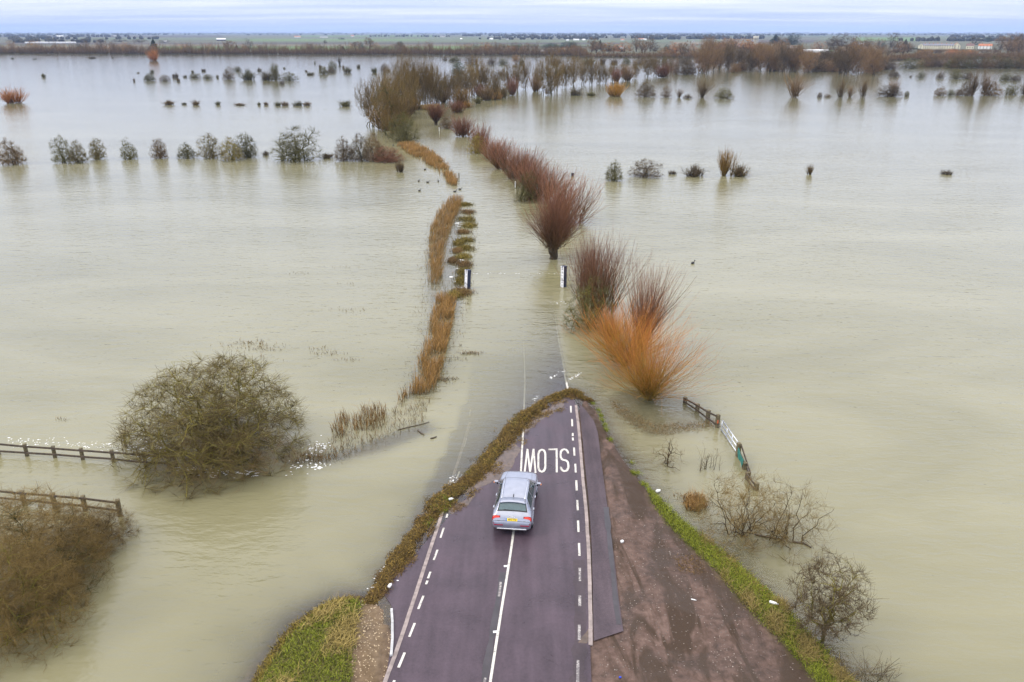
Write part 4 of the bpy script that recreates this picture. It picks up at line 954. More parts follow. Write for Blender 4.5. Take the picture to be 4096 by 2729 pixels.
# verge grass
def gz(q): return ground_h(q[:, 0], q[:, 1]) - 0.01
q = scatter_poly(LBANK, 26000, 0.25)
uu = np.sin(q[:, 0] * 1.3 + q[:, 1] * 0.9) + 0.8 * np.sin(q[:, 0] * 2.9 - q[:, 1] * 1.7) + 0.5 * rng.standard_normal(len(q))
edge = poly_sd(SHORE, q[:, 0], q[:, 1])
hay = (uu > 0.55) & (edge > 0.5) & (edge < 3.4)
moss = edge < 0.45
blades("bank_grass", q[~hay & ~moss], gz(q[~hay & ~moss]), 0.17, 0.020, 0.65, M_GRASS)
blades("bank_hay", q[hay], gz(q[hay]), 0.30, 0.020, 0.9, M_HAY, (0.35, 0.1))
blades("bank_moss", q[moss], gz(q[moss]), 0.14, 0.025, 0.8, M_MOSS)
q = scatter_poly(RVERGE, 22000, 0.22)
uu = np.sin(q[:, 0] * 2.1 + q[:, 1] * 1.4) + 0.7 * np.sin(q[:, 0] * 4.3 - q[:, 1] * 2.2) + 0.6 * rng.standard_normal(len(q))
hay = (uu > 0.75) & (q[:, 1] < 32)
blades("verge_grass", q[~hay], gz(q[~hay]), 0.15, 0.020, 0.7, M_GRASS)
blades("verge_hay", q[hay], gz(q[hay]), 0.22, 0.020, 0.9, M_HAY, (0.2, 0.1))
tip = [(2375, 1612), (2395, 1640), (2405, 1662), (2410, 1680), (2420, 1700), (2428, 1718), (2440, 1760), (2530, 1850), (2535, 1893), (2555, 1890), (2573, 1935), (2590, 1945), (2598, 1960), (2690, 2015), (2680, 2020)]
q = np.concatenate([np.array(px(u, v)[:2]) + rng.standard_normal((160, 2)) * [0.09, 0.16] for u, v in tip])
blades("shore_grass_tuft", q, gz(q), 0.11, 0.022, 0.7, M_GRASS)
q = scatter_poly(W2([(2840, 2180), (2960, 2260), (3060, 2340), (3160, 2430), (3140, 2460), (3020, 2370), (2880, 2260)]), 1600, 0.2); blades("shore_litter", q, gz(q), 0.10, 0.03, 1.2, M_WEED)
q = scatter_poly(W2([(2700, 2250), (2760, 2230), (2820, 2280), (2790, 2310), (2720, 2300)]), 500, 0.4); blades("trampled_weed", q, gz(q), 0.06, 0.03, 1.4, M_WEED)

# --- the wrack line the flood left across the road
M_WRACK = bark("wet_wrack", (0.035, 0.024, 0.012), (0.105, 0.072, 0.024), (0.21, 0.148, 0.055), var=0.55)
M_WRACKB = bark("muddy_wrack", (0.045, 0.030, 0.018), (0.090, 0.058, 0.030), (0.14, 0.09, 0.05), var=0.5)
WR = [(1470, 2412, .35), (1520, 2350, .42), (1560, 2290, .50), (1590, 2240, .60), (1615, 2205, .72), (1650, 2160, .50), (1690, 2105, .55), (1730, 2050, .65), (1765, 2000, .85), (1795, 1985, .80), (1850, 1940, .70), (1905, 1890, .75), (1965, 1825, .80), (2010, 1770, .85), (2050, 1715, .80), (2095, 1672, .85), (2150, 1630, .80), (2205, 1598, .70), (2260, 1575, .70), (2300, 1572, .45), (2330, 1592, .25), (2365, 1606, .18)]
wp = np.array(smooth_path([(*px(u, v)[:2], w * 0.82) for u, v, w in WR], 10))
dd = np.gradient(wp[:, :2], axis=0); dd /= np.linalg.norm(dd, axis=1)[:, None]
nn = np.column_stack([-dd[:, 1], dd[:, 0]])
ks = np.linspace(-1, 1, 13)
wl = wp[:, 2] * (1 + 0.55 * np.interp(np.arange(len(wp)), np.arange(0, len(wp), 3), rng.standard_normal(len(np.arange(0, len(wp), 3)))) )
wr_ = wp[:, 2] * (1 + 0.55 * np.interp(np.arange(len(wp)), np.arange(0, len(wp), 4), rng.standard_normal(len(np.arange(0, len(wp), 4)))) )
half = np.where(ks[None] < 0, np.clip(wl, 0.1, 2)[:, None], np.clip(wr_, 0.1, 2)[:, None]) * ks[None] * 0.62
XYw = wp[:, None, :2] + nn[:, None] * half[:, :, None]
prof = np.maximum(0, 1 - ks ** 2) ** 0.6
Hw = 0.055 * prof[None] * (0.7 + 0.5 * rng.random((len(wp), len(ks)))) * np.clip(wp[:, 2] / 0.6, 0.4, 1.2)[:, None]
base = np.maximum(road_z(XYw[..., 0], XYw[..., 1]), -0.02)
Zw = np.where(np.abs(ks)[None] > 0.97, base - 0.03, base + 0.012 + Hw)
nr, nk = Zw.shape
i = (np.arange(nr - 1)[:, None] * nk + np.arange(nk - 1)[None]).ravel()
wm = np_mesh("wrack_line", np.column_stack([XYw.reshape(-1, 2), Zw.ravel()]), np.stack([i, i + 1, i + nk + 1, i + nk], -1), {"tip": 0.3 * rng.random(nr * nk), "rnd": rng.random(nr * nk)}, True)
wrack = link("wrack_line", wm, M_WRACK, kind="stuff")
def straw(name, m, n, spread, L=0.16, w=0.018, z0=0.02, t0=0, t1=1, side=0.0):
    nc = max(20, n // 45)                          # straw lies in clumps of every size
    kc = (t0 + (t1 - t0) * rng.random(nc)) * (len(wp) - 1.001); sc_ = rng.standard_normal(nc) * spread * 0.45 + side; wc = rng.random(nc) ** 2 + 0.05
    ci = rng.choice(nc, n, p=wc / wc.sum())
    j = np.clip(kc[ci] + rng.standard_normal(n) * (0.12 + 0.5 * wc[ci]) , 0, len(wp) - 1.001).astype(int)
    c = wp[j]; s_ = sc_[ci] + rng.standard_normal(n) * (0.08 + 0.22 * wc[ci])
    XY = c[:, :2] + nn[j] * (c[:, 2] * s_)[:, None] + dd[j] * (rng.standard_normal(n) * 0.16)[:, None]
    hc = 0.5 + 1.1 * rng.random(nc)
    pz = np.maximum(road_z(XY[:, 0], XY[:, 1]), 0.0) + z0 + 0.11 * hc[ci] * rng.random(n) ** 0.5 * np.maximum(0, 1 - (s_ / 0.75) ** 2) ** 0.6 * np.clip(c[:, 2] / .6, .4, 1.2)
    a = 2 * np.pi * rng.random(n); l = L * (0.5 + rng.random(n)) / 2
    d = np.column_stack([np.cos(a), np.sin(a), 0.45 * rng.standard_normal(n)]) * l[:, None]
    o = np.column_stack([-np.sin(a), np.cos(a), 0.5 * rng.standard_normal(n)]) * (w / 2)
    C = np.column_stack([XY, pz])
    V = np.stack([C - d - o, C - d + o, C + d + o * .5, C + d - o * .5], 1).reshape(-1, 3)
    q = np.arange(n)[:, None] * 4 + np.arange(4)[None]
    return link(name, np_mesh(name, V, q, {"tip": np.repeat(rng.random(n), 4), "rnd": np.repeat(rng.random(n), 4)}), m, kind="stuff")
straw("wrack_straw", M_WRACK, 22000, 0.9, L=0.19, w=0.022)
straw("wrack_tongue", M_WRACK, 2600, 1.2, L=0.15, w=0.018, t0=0.45, t1=0.9, side=-0.75)
straw("wrack_straw", M_WRACKB, 7000, 1.5, side=-0.25)
straw("wrack_straw", M_MOSS, 4500, 0.8, t0=0.3, t1=0.97)
straw("wrack_green", M_GRASS, 900, 0.5, t0=0.29, t1=0.43, side=-0.45)
straw("wrack_straw", M_HAY, 260, 1.2, L=0.26, w=0.014)
def blob(P, rough=0.12, n=3):
    P = np.array(densify(P, 0.25)); d = rng.standard_normal((len(P), 2)) * rough
    for _ in range(1): d = (np.roll(d, 1, 0) + d * 2 + np.roll(d, -1, 0)) / 4
    return [tuple(p) for p in P + d]
M_MUD = plain("wet_mud_film", (0.085, 0.055, 0.040), 0.25, var=0.35, nscale=3, bmp=0.01)
def blob(P, rough=0.12, n=3):
    P = np.array(densify(P, 0.25)); d = rng.standard_normal((len(P), 2)) * rough
    for _ in range(1): d = (np.roll(d, 1, 0) + d * 2 + np.roll(d, -1, 0)) / 4
    return [tuple(p) for p in P + d]
for P in ([(2060, 1720), (2100, 1690), (2150, 1660), (2225, 1610), (2262, 1600), (2240, 1630), (2200, 1665), (2150, 1690), (2120, 1720), (2090, 1745)],
          [(1900, 1910), (1960, 1850), (2020, 1790), (2060, 1770), (2085, 1790), (2060, 1850), (2030, 1900), (1990, 1930), (1960, 1925), (1930, 1945), (1890, 1965), (1840, 1985), (1860, 1950)],
          [(2328, 2540), (2352, 2500), (2355, 2580), (2325, 2582)], [(1780, 2040), (1850, 2005), (1900, 1975), (1905, 1985), (1850, 2025), (1800, 2055)]):
    sheet("mud_film", blob([tuple(rpx(*p)[:2]) for p in P]), road_z, M_MUD, 0.25, 0.0055, kind="structure")

# --- foam on the water
def foam(name, items):
    V, Q = [], []
    for x, y, r in items:
        n = 7; k0 = len(V); st = random.uniform(1.0, 2.6); an = random.uniform(-0.5, 0.5)
        V.append((x, y, 0.022))
        for i in range(n):
            a = 2 * math.pi * i / n; q = r * random.uniform(0.55, 1.2)
            ex, ey = q * st * math.cos(a), q * math.sin(a)
            V.append((x + ex * math.cos(an) - ey * math.sin(an), y + ex * math.sin(an) + ey * math.cos(an), 0.004))
        for i in range(n): Q.append((k0, k0 + 1 + i, k0 + 1 + (i + 1) % n))
    return link(name, np_mesh(name, V, Q, smooth=True), M_FOAM, kind="stuff")
def foam_line(a, b, n, sp, r):
    out = []
    for _ in range(n):
        p = px(*a).lerp(px(*b), random.random())
        out.append((p.x + random.gauss(0, sp), p.y + random.gauss(0, sp), r * random.uniform(0.3, 1.1)))
    return out
foam("foam_fleck", foam_line((0, 1765), (560, 1790), 130, 0.30, 0.035) + foam_line((510, 1770), (700, 1840), 110, 0.45, 0.045) + foam_line((720, 1870), (800, 1880), 40, 0.2, 0.06))
foam("foam_fleck", foam_line((1180, 1880), (1310, 1775), 60, 0.35, 0.05) + foam_line((1255, 1870), (1300, 1860), 26, 0.2, 0.05) + foam_line((1240, 1790), (1300, 1770), 22, 0.25, 0.05) + foam_line((820, 1890), (1060, 1895), 40, 0.25, 0.07))
foam("foam_fleck", foam_line((1890, 1095), (2250, 1093), 30, 0.12, 0.035) + foam_line((1900, 930), (2070, 930), 10, 0.2, 0.03) + foam_line((2220, 1210), (2280, 1220), 14, 0.3, 0.03))
foam("foam_patch", [(*px(u, v)[:2], r) for u, v, r in ((u, v, r * 0.5) for u, v, r in ((1829, 893, .5), (1838, 905, .35), (1843, 898, .3), (1865, 995, .3), (1838, 1000, .35), (1848, 1040, .35), (1826, 1042, .3), (1884, 850, .3), (1840, 970, .28), (1872, 952, .3), (1805, 1108, .3), (1820, 1125, .2), (1830, 1075, .25), (1845, 1082, .2), (1856, 1088, .2), (1848, 1150, .2), (1858, 990, .22)))])
foam("foam_fleck", foam_line((1540, 2285), (1590, 2235), 50, 0.12, 0.05) + foam_line((1790, 1960), (1830, 1905), 50, 0.14, 0.035) + foam_line((2060, 1700), (2080, 1685), 12, 0.12, 0.03) + foam_line((2275, 1520), (2325, 1492), 26, 0.08, 0.035) + foam_line((2130, 1600), (2160, 1585), 14, 0.06, 0.03) + foam_line((2200, 1515), (2260, 1485), 12, 0.1, 0.05) + foam_line((1560, 2300), (1480, 2375), 22, 0.2, 0.04))

# --- depth gauges
def text_mesh(body, size, ext=0.003, align="CENTER", bold=0.0):
    c = bpy.data.curves.new("txt", "FONT"); c.body = body; c.size = size; c.align_x = align; c.align_y = "CENTER"; c.extrude = ext; c.offset = bold
    o = bpy.data.objects.new("txt", c); COL.objects.link(o)
    dg = bpy.context.evaluated_depsgraph_get(); dg.update()
    me = bpy.data.meshes.new_from_object(o.evaluated_get(dg))
    bpy.data.objects.remove(o); me.materials.clear()
    return me
M_BLUEBLACK = plain("navy_enamel", (0.010, 0.016, 0.045), 0.45, var=0.3)
def gauge(u, v, label, nums, bottom, tilt=0.0, hue=M_BLACK):
    p = px(u, v)
    o = empty("depth_gauge", (p.x, p.y, 0), rad(40), label=label, cat="depth gauge", group="flood depth gauges either side of the drowned road")
    o.rotation_euler.y = tilt
    ft = 0.3048; S = 0.40
    z0 = bottom * ft                               # gauge reading at the waterline
    top = 9.05 * ft - z0
    def zz(f): return f * ft - z0
    joint = zz(4.62)
    bm = bmesh.new()
    bm_box(bm, (0, 0, (joint - 0.03 - 0.9) / 2), (S, S, joint - 0.03 + 0.9)); bm_box(bm, (0, 0, (joint + 0.03 + top) / 2), (S, S, top - joint - 0.03), 0, 0.006)
    bm_box(bm, (0, 0, joint), (S - 0.08, S - 0.08, 0.07))
    link("post", bm_mesh("post", bm), M_BLUEBLACK, o)
    # white scale board on the face towards the road users, local -X face
    bm = bmesh.new()
    bm_box(bm, (-S / 2 - 0.012, 0, (joint + 0.03 + top) / 2), (0.02, S - 0.004, top - joint - 0.03)); bm_box(bm, (-S / 2 - 0.012, 0, (joint - 0.03 - 0.5) / 2), (0.02, S - 0.004, joint - 0.03 + 0.5))
    bd = link("scale_board", bm_mesh("scale_board", bm), M_WHITE, o)
    R = Matrix.Rotation(-math.pi / 2, 4, "Z") @ Matrix.Rotation(math.pi / 2, 4, "X")
    for f, ch in nums:
        me = text_mesh(ch, 0.26 if len(ch) == 1 else 0.23, 0.002, bold=0.012)
        me.transform(Matrix.Translation((-S / 2 - 0.026, -0.03, zz(f))) @ R)
        link("numeral", me, M_BLUEBLACK, bd)
    f = math.ceil(bottom * 2) / 2
    while f < 8.6:
        bm = bmesh.new(); bm_box(bm, (-S / 2 - 0.024, S / 2 - 0.05, zz(f)), (0.006, 0.10, 0.055))
        link("tick", bm_mesh("tick", bm), M_BLUEBLACK, bd); f += 0.5
gauge(2254, 1147, "black and white flood depth gauge showing numbers down to 3, beside red osiers", [(3, "3"), (4, "4"), (5, "5"), (6, "6"), (7, "7"), (8, "8"), (8.75, "Ft")], 2.45)
gauge(1870, 1155, "slightly leaning black and white flood depth gauge beside olive tussocks", [(4, "4"), (5, "5"), (6, "6"), (7, "7"), (8, "8"), (8.75, "Ft")], 3.1, rad(3.5))

# --- post and rail fences
def post_rail(name, posts, rails, label, m_post=M_TIMBER, m_rail=M_TIMBER_D, pw=0.17, extra=None, **kw):
    """posts (u, base v, top v); rails as height fractions; every post and rail is a part"""
    base = [px(u, vb) for u, vb, vt in posts]
    tops = [ztop(b.y, vt) for b, (u, vb, vt) in zip(base, posts)]
    o = empty(name, (base[0].x, base[0].y, 0), label=label, cat="fence", **kw)
    off = Vector(o.location)
    for b, t in zip(base, tops):
        bm = bmesh.new(); j = random.uniform(-0.06, 0.06)
        bm_box(bm, (b.x - off.x, b.y - off.y, (t - 0.7) / 2), (pw, pw * 1.0, t + 0.7), 0.3 + j, 0.012)
        link("post", bm_mesh("post", bm), m_post, o)
    for (b0, t0), (b1, t1) in zip(zip(base, tops), list(zip(base, tops))[1:]):
        d = (b1 - b0).normalized(); n = Vector((d.y, -d.x, 0)) * (pw * 0.5 + 0.025)
        if n.y > 0: n = -n
        for k, fr in enumerate(rails):
            bm = bmesh.new(); j = random.uniform(-0.015, 0.015)
            a = b0 - off + n - d * 0.02; c = b1 - off + n + d * (0.02)
            bm_beam(bm, (a.x, a.y, t0 * fr + j), (c.x, c.y, t1 * fr - j), 0.045, 0.11)
            link("rail", bm_mesh("rail", bm), m_rail, o)
    return o
post_rail("rail_fence", [(-130, 1812, 1755), (-5, 1818, 1766), (109, 1824, 1776), (221, 1830, 1785), (332, 1838, 1793), (455, 1849, 1801), (584, 1864, 1809), (705, 1868, 1822)], (0.88, 0.34), "mossy two-rail timber fence standing in water, ending in the huge domed hawthorn")
post_rail("rail_fence", [(-140, 2000, 1943), (-25, 2006, 1952), (99, 2016, 1964), (221, 2030, 1973), (343, 2044, 1984), (482, 2064, 1999)], (0.92, 0.42), "two-rail timber fence overgrown by brown bushes, its end post hidden in twigs", M_TIMBER, M_TIMBER_D, 0.20)
post_rail("gate_fence", [(2740, 1609, 1589), (2789, 1643, 1616), (2831, 1678, 1641), (2868, 1709, 1659)], (0.9, 0.28), "short dark timber fence beyond the orange osiers, ending at the gate", pw=0.20)
pf = post_rail("gate_fence", [(2951, 1826, 1773), (2977, 1877, 1850), (2990, 1915, 1889), (3024, 1960, 1932)], (0.85, 0.22), "short sinking timber fence from the gate to the spreading brown bush", pw=0.20)
# orange reflector on the gate post
bm = bmesh.new(); a = px(2868, 1709); bm_box(bm, (-0.02, -0.115, 0.42), (0.07, 0.012, 0.22))
link("post_reflector", bm_mesh("post_reflector", bm), plain("orange_reflector", (0.65, 0.09, 0.02), 0.4), loc=(a.x, a.y, 0), label="small orange-red reflector nailed to the gate post of the dark fence", cat="reflector")
# galvanised field gate, half under water
g0, g1 = px(2884, 1722), px(2946, 1812)
zt0, zt1 = ztop(g0.y, 1680), ztop(g1.y, 1768)
go = empty("field_gate", (g0.x, g0.y, 0), label="galvanised tubular field gate half under water between timber fences", cat="gate")
dv = g1 - g0
for fr in (1.0, 0.55, 0.1, -0.35):
    bm = bmesh.new(); bm_tube(bm, [(0, 0, zt0 * fr), (dv.x, dv.y, zt1 * fr)], [0.035, 0.035], 8)
    link("gate_bar", bm_mesh("gate_bar", bm, True), M_STEEL, go)
for k in (0.02, 0.36, 0.68, 0.98):
    bm = bmesh.new(); bm_tube(bm, [(dv.x * k, dv.y * k, -0.5), (dv.x * k, dv.y * k, zt0 + (zt1 - zt0) * k)], [0.03, 0.03], 8)
    link("gate_upright", bm_mesh("gate_upright", bm, True), M_STEEL, go)
# torn turquoise sheet caught on the sinking fence
c0, c1 = px(2955, 1828), px(2974, 1872)
bm = bmesh.new(); rows_ = []
for i in range(5):
    p = c0.lerp(c1, i / 4); rows_.append([bm.verts.new((p.x - 0.13 - 0.03 * math.sin(i * 2 + j), p.y - 0.16, 0.12 + 0.17 * j + (0.10 if i == 0 else 0.03 * math.sin(i)))) for j in range(4)])
for r0, r1 in zip(rows_, rows_[1:]):
    for j in range(3): bm.faces.new((r0[j], r1[j], r1[j + 1], r0[j + 1]))
bmesh.ops.solidify(bm, geom=bm.faces[:], thickness=0.012)
link("torn_sheet", bm_mesh("torn_sheet", bm), plain("turquoise_plastic", (0.06, 0.28, 0.24), 0.5), label="torn turquoise sheet caught on the sinking fence by the gate", cat="plastic sheet")

# --- marker posts, birds, litter, driftwood
for u, v, h, m, lab in ((1836, 714, 0.9, M_TIMBER, "thin brown stake standing in the flooded channel"), (2061, 752, 0.95, M_WHITE, "thin white marker post at the osier side of the drowned road"), (1757, 525, 0.9, M_WHITE, "white marker post in the channel before the round maroon pollard"), (505, 1790, 0.8, M_TIMBER, "mossy old stub post behind the rail fence")):
    p = px(u, v); bm = bmesh.new(); w = 0.11 if m is M_WHITE else 0.14
    bm_box(bm, (0, 0, (h - 0.5) / 2), (w, w * 0.8, h + 0.5), 0.3, 0.012); bm_box(bm, (0, 0, h + 0.01), (w * 0.7, w * 0.55, 0.06), 0.3, 0.01)
    link("marker_post", bm_mesh("marker_post", bm), m, loc=(p.x, p.y, 0), label=lab, cat="post")
def bird_mesh():
    bm = bmesh.new()
    bm_tube(bm, [(-0.24, 0, 0.10), (-0.17, 0, 0.08), (-0.05, 0, 0.07), (0.08, 0, 0.07), (0.15, 0, 0.10), (0.18, 0, 0.19), (0.22, 0, 0.25), (0.27, 0, 0.245), (0.33, 0, 0.23)], [0.012, 0.06, 0.105, 0.10, 0.06, 0.042, 0.05, 0.035, 0.008], 8)
    return bm_mesh("coot", bm, True)
BM_ = bird_mesh(); M_COOT = plain("black_plumage", (0.015, 0.015, 0.018), 0.6)
for u, v in ((1700, 680), (1675, 726), (1711, 731), (1753, 726), (1678, 765), (1840, 759), (1820, 768), (2771, 1055), (1573, 583)):
    p = px(u, v)
    o = link("coot", BM_, M_COOT, loc=(p.x, p.y, 0.0), label="small black waterbird swimming on the flood near the reeds" if u < 2500 else "single black waterbird out on the open flood past the osiers", cat="bird", group="black waterbirds on the flood" if u < 2500 else None)
    o.rotation_euler.z = random.uniform(0, 6.28); o.scale = (1.2,) * 3
p = px(2290, 704); bm = bmesh.new(); bm_box(bm, (0, 0, 0.16), (0.36, 0.3, 0.55), 0.4, 0.05); bm_box(bm, (0, 0, 0.46), (0.42, 0.36, 0.06), 0.4, 0.02)
link("floating_tub", bm_mesh("floating_tub", bm), M_BLACK, loc=p, label="lidded black tub adrift in open water past the red osiers", cat="tub")
M_LITTER = plain("white_litter", (0.75, 0.75, 0.74), 0.5, var=0.05)
def litter(name, u, v, s, rz, lab, cat, onroad=False, m=M_LITTER, z=0.0):
    p = rpx(u, v) if onroad else px(u, v, float(ground_h(np.array([px(u, v).x]), np.array([px(u, v).y]))[0]))
    bm = bmesh.new(); L, w, h = s
    bm_tube(bm, [(-L / 2, 0, 0), (-L * 0.42, 0, 0), (L * 0.2, 0, 0), (L * 0.32, 0, 0), (L * 0.36, 0, 0), (L / 2, 0, 0)], [w * 0.4, w / 2, w / 2, w * 0.3, w * 0.22, w * 0.22], 10)
    o = link(name, bm_mesh(name, bm, True), m, loc=(p.x, p.y, max(p.z, 0) + w * 0.45 + z), label=lab, cat=cat); o.rotation_euler.z = rz
litter("plastic_bottle", 3094, 2424, (0.36, 0.12, 0.1), -0.5, "white plastic bottle lying on the grass verge", "bottle", z=0.10)
litter("plastic_bottle", 1561, 2357, (0.24, 0.14, 0.1), 1.2, "white squashed bottle on the wrack line near the kerb end", "bottle", z=0.10)
litter("plastic_bottle", 1805, 2012, (0.24, 0.12, 0.1), 0.3, "white bottle on the green part of the wrack line", "bottle", z=0.13)
litter("plastic_bottle", 2633, 1972, (0.26, 0.16, 0.1), 0.5, "white crumpled bottle floating just off the tip of the grass verge", "bottle")
litter("plastic_bottle", 2489, 2170, (0.16, 0.14, 0.1), 0.5, "small white cup lying in dark mud beside the footway", "cup")
litter("plastic_bottle", 2775, 2401, (0.22, 0.05, 0.05), -0.35, "thin white stick of litter on the gravel", "litter")
litter("plastic_bottle", 2481, 2712, (0.10, 0.07, 0.05), 0.2, "small blue bottle cap on the gravel", "litter", m=plain("blue_plastic", (0.02, 0.06, 0.5), 0.4))
for path, r, lab in (([(1590, 1722), (1630, 1712), (1680, 1700), (1718, 1690)], 0.03, "long thin driftwood stick floating beyond the spit of weed"), ([(1672, 1722), (1684, 1734), (1696, 1741)], 0.05, "short dark driftwood stick near the drowned kerb"), ([(1722, 1756), (1734, 1754), (1746, 1748)], 0.05, "short dark bent stick floating just off the spit"), ([(3020, 2140), (3060, 2150), (3120, 2158)], 0.05, "pale driftwood pole lodged in the spreading brown bush"), ([(3170, 2170), (3215, 2176), (3245, 2192)], 0.05, "orange-brown driftwood branch lodged in the sparser bush")):
    pts = [px(*q) for q in path]; bm = bmesh.new()
    bm_tube(bm, [(q.x - pts[0].x, q.y - pts[0].y, 0.02 + 0.02 * (k % 2)) for k, q in enumerate(pts)], [r * (1 - 0.5 * k / len(pts)) for k in range(len(pts))], 6)
    link("driftwood", bm_mesh("driftwood", bm, True), M_TIMBER_D, loc=pts[0], label=lab, cat="driftwood")
# pebbles on the gravel and the stony end of the bank
def pebbles(name, P, n, r0, r1, m):
    q = scatter_poly(P, n); z = ground_h(q[:, 0], q[:, 1])
    V, Fq = [], []
    for (x, y), zz_ in zip(q, z):
        r = random.uniform(r0, r1); k = len(V); a0 = random.uniform(0, 6)
        for i in range(5):
            a = a0 + i * 1.2566; rr = r * random.uniform(0.75, 1.25); V.append((x + rr * math.cos(a), y + rr * math.sin(a), zz_))
        V.append((x, y, zz_ + r * random.uniform(0.5, 0.9)))
        for i in range(5): Fq.append((k + i, k + (i + 1) % 5, k + 5))
    link(name, np_mesh(name, V, Fq), m, kind="stuff")
GRAVEL = W2([(2480, 2580), (2470, 2300), (2450, 2100), (2560, 2020), (2640, 2060), (2800, 2220), (2960, 2400), (3100, 2560), (3260, 2729), (2400, 2729), (2400, 2610)])
pebbles("gravel_pebble", GRAVEL, 300, 0.010, 0.026, plain("pale_pebble", (0.27, 0.23, 0.20), 0.7, var=0.4, nscale=0.9))
pebbles("gravel_pebble", GRAVEL, 600, 0.015, 0.04, plain("dark_pebble", (0.12, 0.09, 0.075), 0.7, var=0.5, nscale=0.9))
pebbles("bank_pebble", LSTONY, 420, 0.012, 0.04, plain("buff_pebble", (0.40, 0.31, 0.20), 0.7, var=0.4, nscale=0.9))

# ------------------------------------------------------------------ the far shore, fields, village and horizon
FS = [(-900, 208), (-300, 212), (0, 213), (600, 215), (1300, 217), (2000, 219), (2290, 221), (2345, 227), (2600, 228), (2900, 230), (3150, 233), (3300, 237), (3560, 241), (3700, 233), (4100, 228), (4600, 222), (5200, 216)]
LZ = 0.5
near_e = [px(u, v, 0.0) for u, v in FS]
V = []; RINGS = (1.0, 1.012, 1.3, 2.0, 4.0, 8.0, 17.0)
for k, s_ in enumerate(RINGS):
    for p in near_e: V.append((p.x * s_, p.y * s_, -0.4 if k == 0 else LZ))
nF = len(FS); i = (np.arange(len(RINGS) - 1)[:, None] * nF + np.arange(nF - 1)[None]).ravel()
def field_mat(name, c0, c1, sx=0.004, sy=0.03, rot=0.0):
    m, t, b = new_mat(name)
    n = noise(t, coords(t, (sx, sy, 1), rot), 1.0, 5, 0.6); n2 = noise(t, coords(t), 0.03, 3)
    k = math_node(t, "ADD", math_node(t, "MULTIPLY", n, 0.7), math_node(t, "MULTIPLY", n2, 0.3))
    t.links.new(ramp(t, k, [(0.35, c0), (0.65, c1)]), b.inputs["Base Color"]); b.inputs["Roughness"].default_value = 0.9
    return m
link("fen_land", np_mesh("fen_land", V, np.stack([i, i + 1, i + nF + 1, i + nF], -1)), field_mat("fen_soil_and_grass", (0.042, 0.050, 0.020), (0.080, 0.076, 0.036)), kind="structure")
MF = {"g": field_mat("winter_wheat", (0.055, 0.115, 0.020), (0.085, 0.150, 0.030)), "d": field_mat("dull_pasture", (0.055, 0.075, 0.030), (0.080, 0.100, 0.044)),
      "b": field_mat("ploughed_peat", (0.030, 0.024, 0.020), (0.055, 0.044, 0.036)), "t": field_mat("tan_stubble", (0.10, 0.082, 0.045), (0.135, 0.112, 0.066))}
for k, (u0, u1, v0, v1, c) in enumerate([(600, 1900, 186, 200, "g"), (-400, 560, 184, 200, "t"), (300, 2100, 179, 185, "t"), (0, 1560, 171, 178, "b"), (1560, 2500, 172, 178, "b"), (1000, 2000, 150, 170, "d"), (2000, 2900, 160, 171, "d"), (900, 1700, 158, 164, "g"), (300, 1000, 152, 162, "d"),
    (3420, 3660, 150, 166, "g"), (3660, 4400, 146, 158, "d"), (3280, 3420, 149, 163, "d"), (2700, 3000, 168, 180, "t"), (3000, 3250, 160, 172, "b"), (1200, 1760, 143, 148, "g"), (2900, 3400, 143, 148, "d"), (0, 900, 143, 149, "b"), (1900, 2500, 180, 188, "d"), (3150, 3330, 204, 209, "g")]):
    sk = random.uniform(-30, 30)
    P = [px(u0, v1, LZ), px(u1, v1 - 0.4, LZ), px(u1 + sk, v0, LZ), px(u0 + sk * .5, v0 + 0.3, LZ)]
    link("field", np_mesh("field", [(p.x, p.y, LZ + 0.12 + 0.05 * k) for p in P], [(0, 1, 2, 3)]), MF[c], kind="structure")
# hedge thicket along the far shore: one brown mass of brushwood
def brush(name, centres, sizes, per, r, mats, zb=LZ, **kw):
    n = len(centres); C = np.repeat(np.array(centres), per, 0); S = np.repeat(np.array(sizes), per, 0)
    d = cone_dirs(n * per, 1.35, 0.6)
    st = C + np.column_stack([rng.standard_normal((n * per, 2)) * 0.22, np.zeros(n * per)]) * S
    P, R, T = grow(st, d * S, np.linalg.norm(d * S, axis=1) * (0.6 + 0.5 * rng.random(n * per)), r * (0.7 + 0.6 * rng.random(n * per)), 3, 0.05, 0.12, 0.5)
    w = Wood(); w.add(P, R, T)
    return link(name, w.mesh(name), mats, kind="stuff", **kw)
cs, ss = [], []
seg = [np.array(px(u, v - 0.6, LZ)) for u, v in FS if -300 <= u <= 4700]
for a, b in zip(seg, seg[1:]):
    L = np.linalg.norm(b - a); n = max(1, int(L / 3.4))
    for k in range(n):
        for rowk in range(3):
            p = a + (b - a) * (k + random.random()) / n; q = 1 + (1 + 10 * rowk + random.uniform(-3, 3)) / np.linalg.norm(p)
            h = random.uniform(5.5, 9.5) * (1 + 0.25 * rowk) * (0.55 if p[0] > 70 else 1.0)
            cs.append((p[0] * q, p[1] * q, LZ - 0.3)); ss.append((random.uniform(3.0, 4.5), 3.0, h))
brush("shore_hedge", cs, ss, 40, 0.11, B_FARBR)
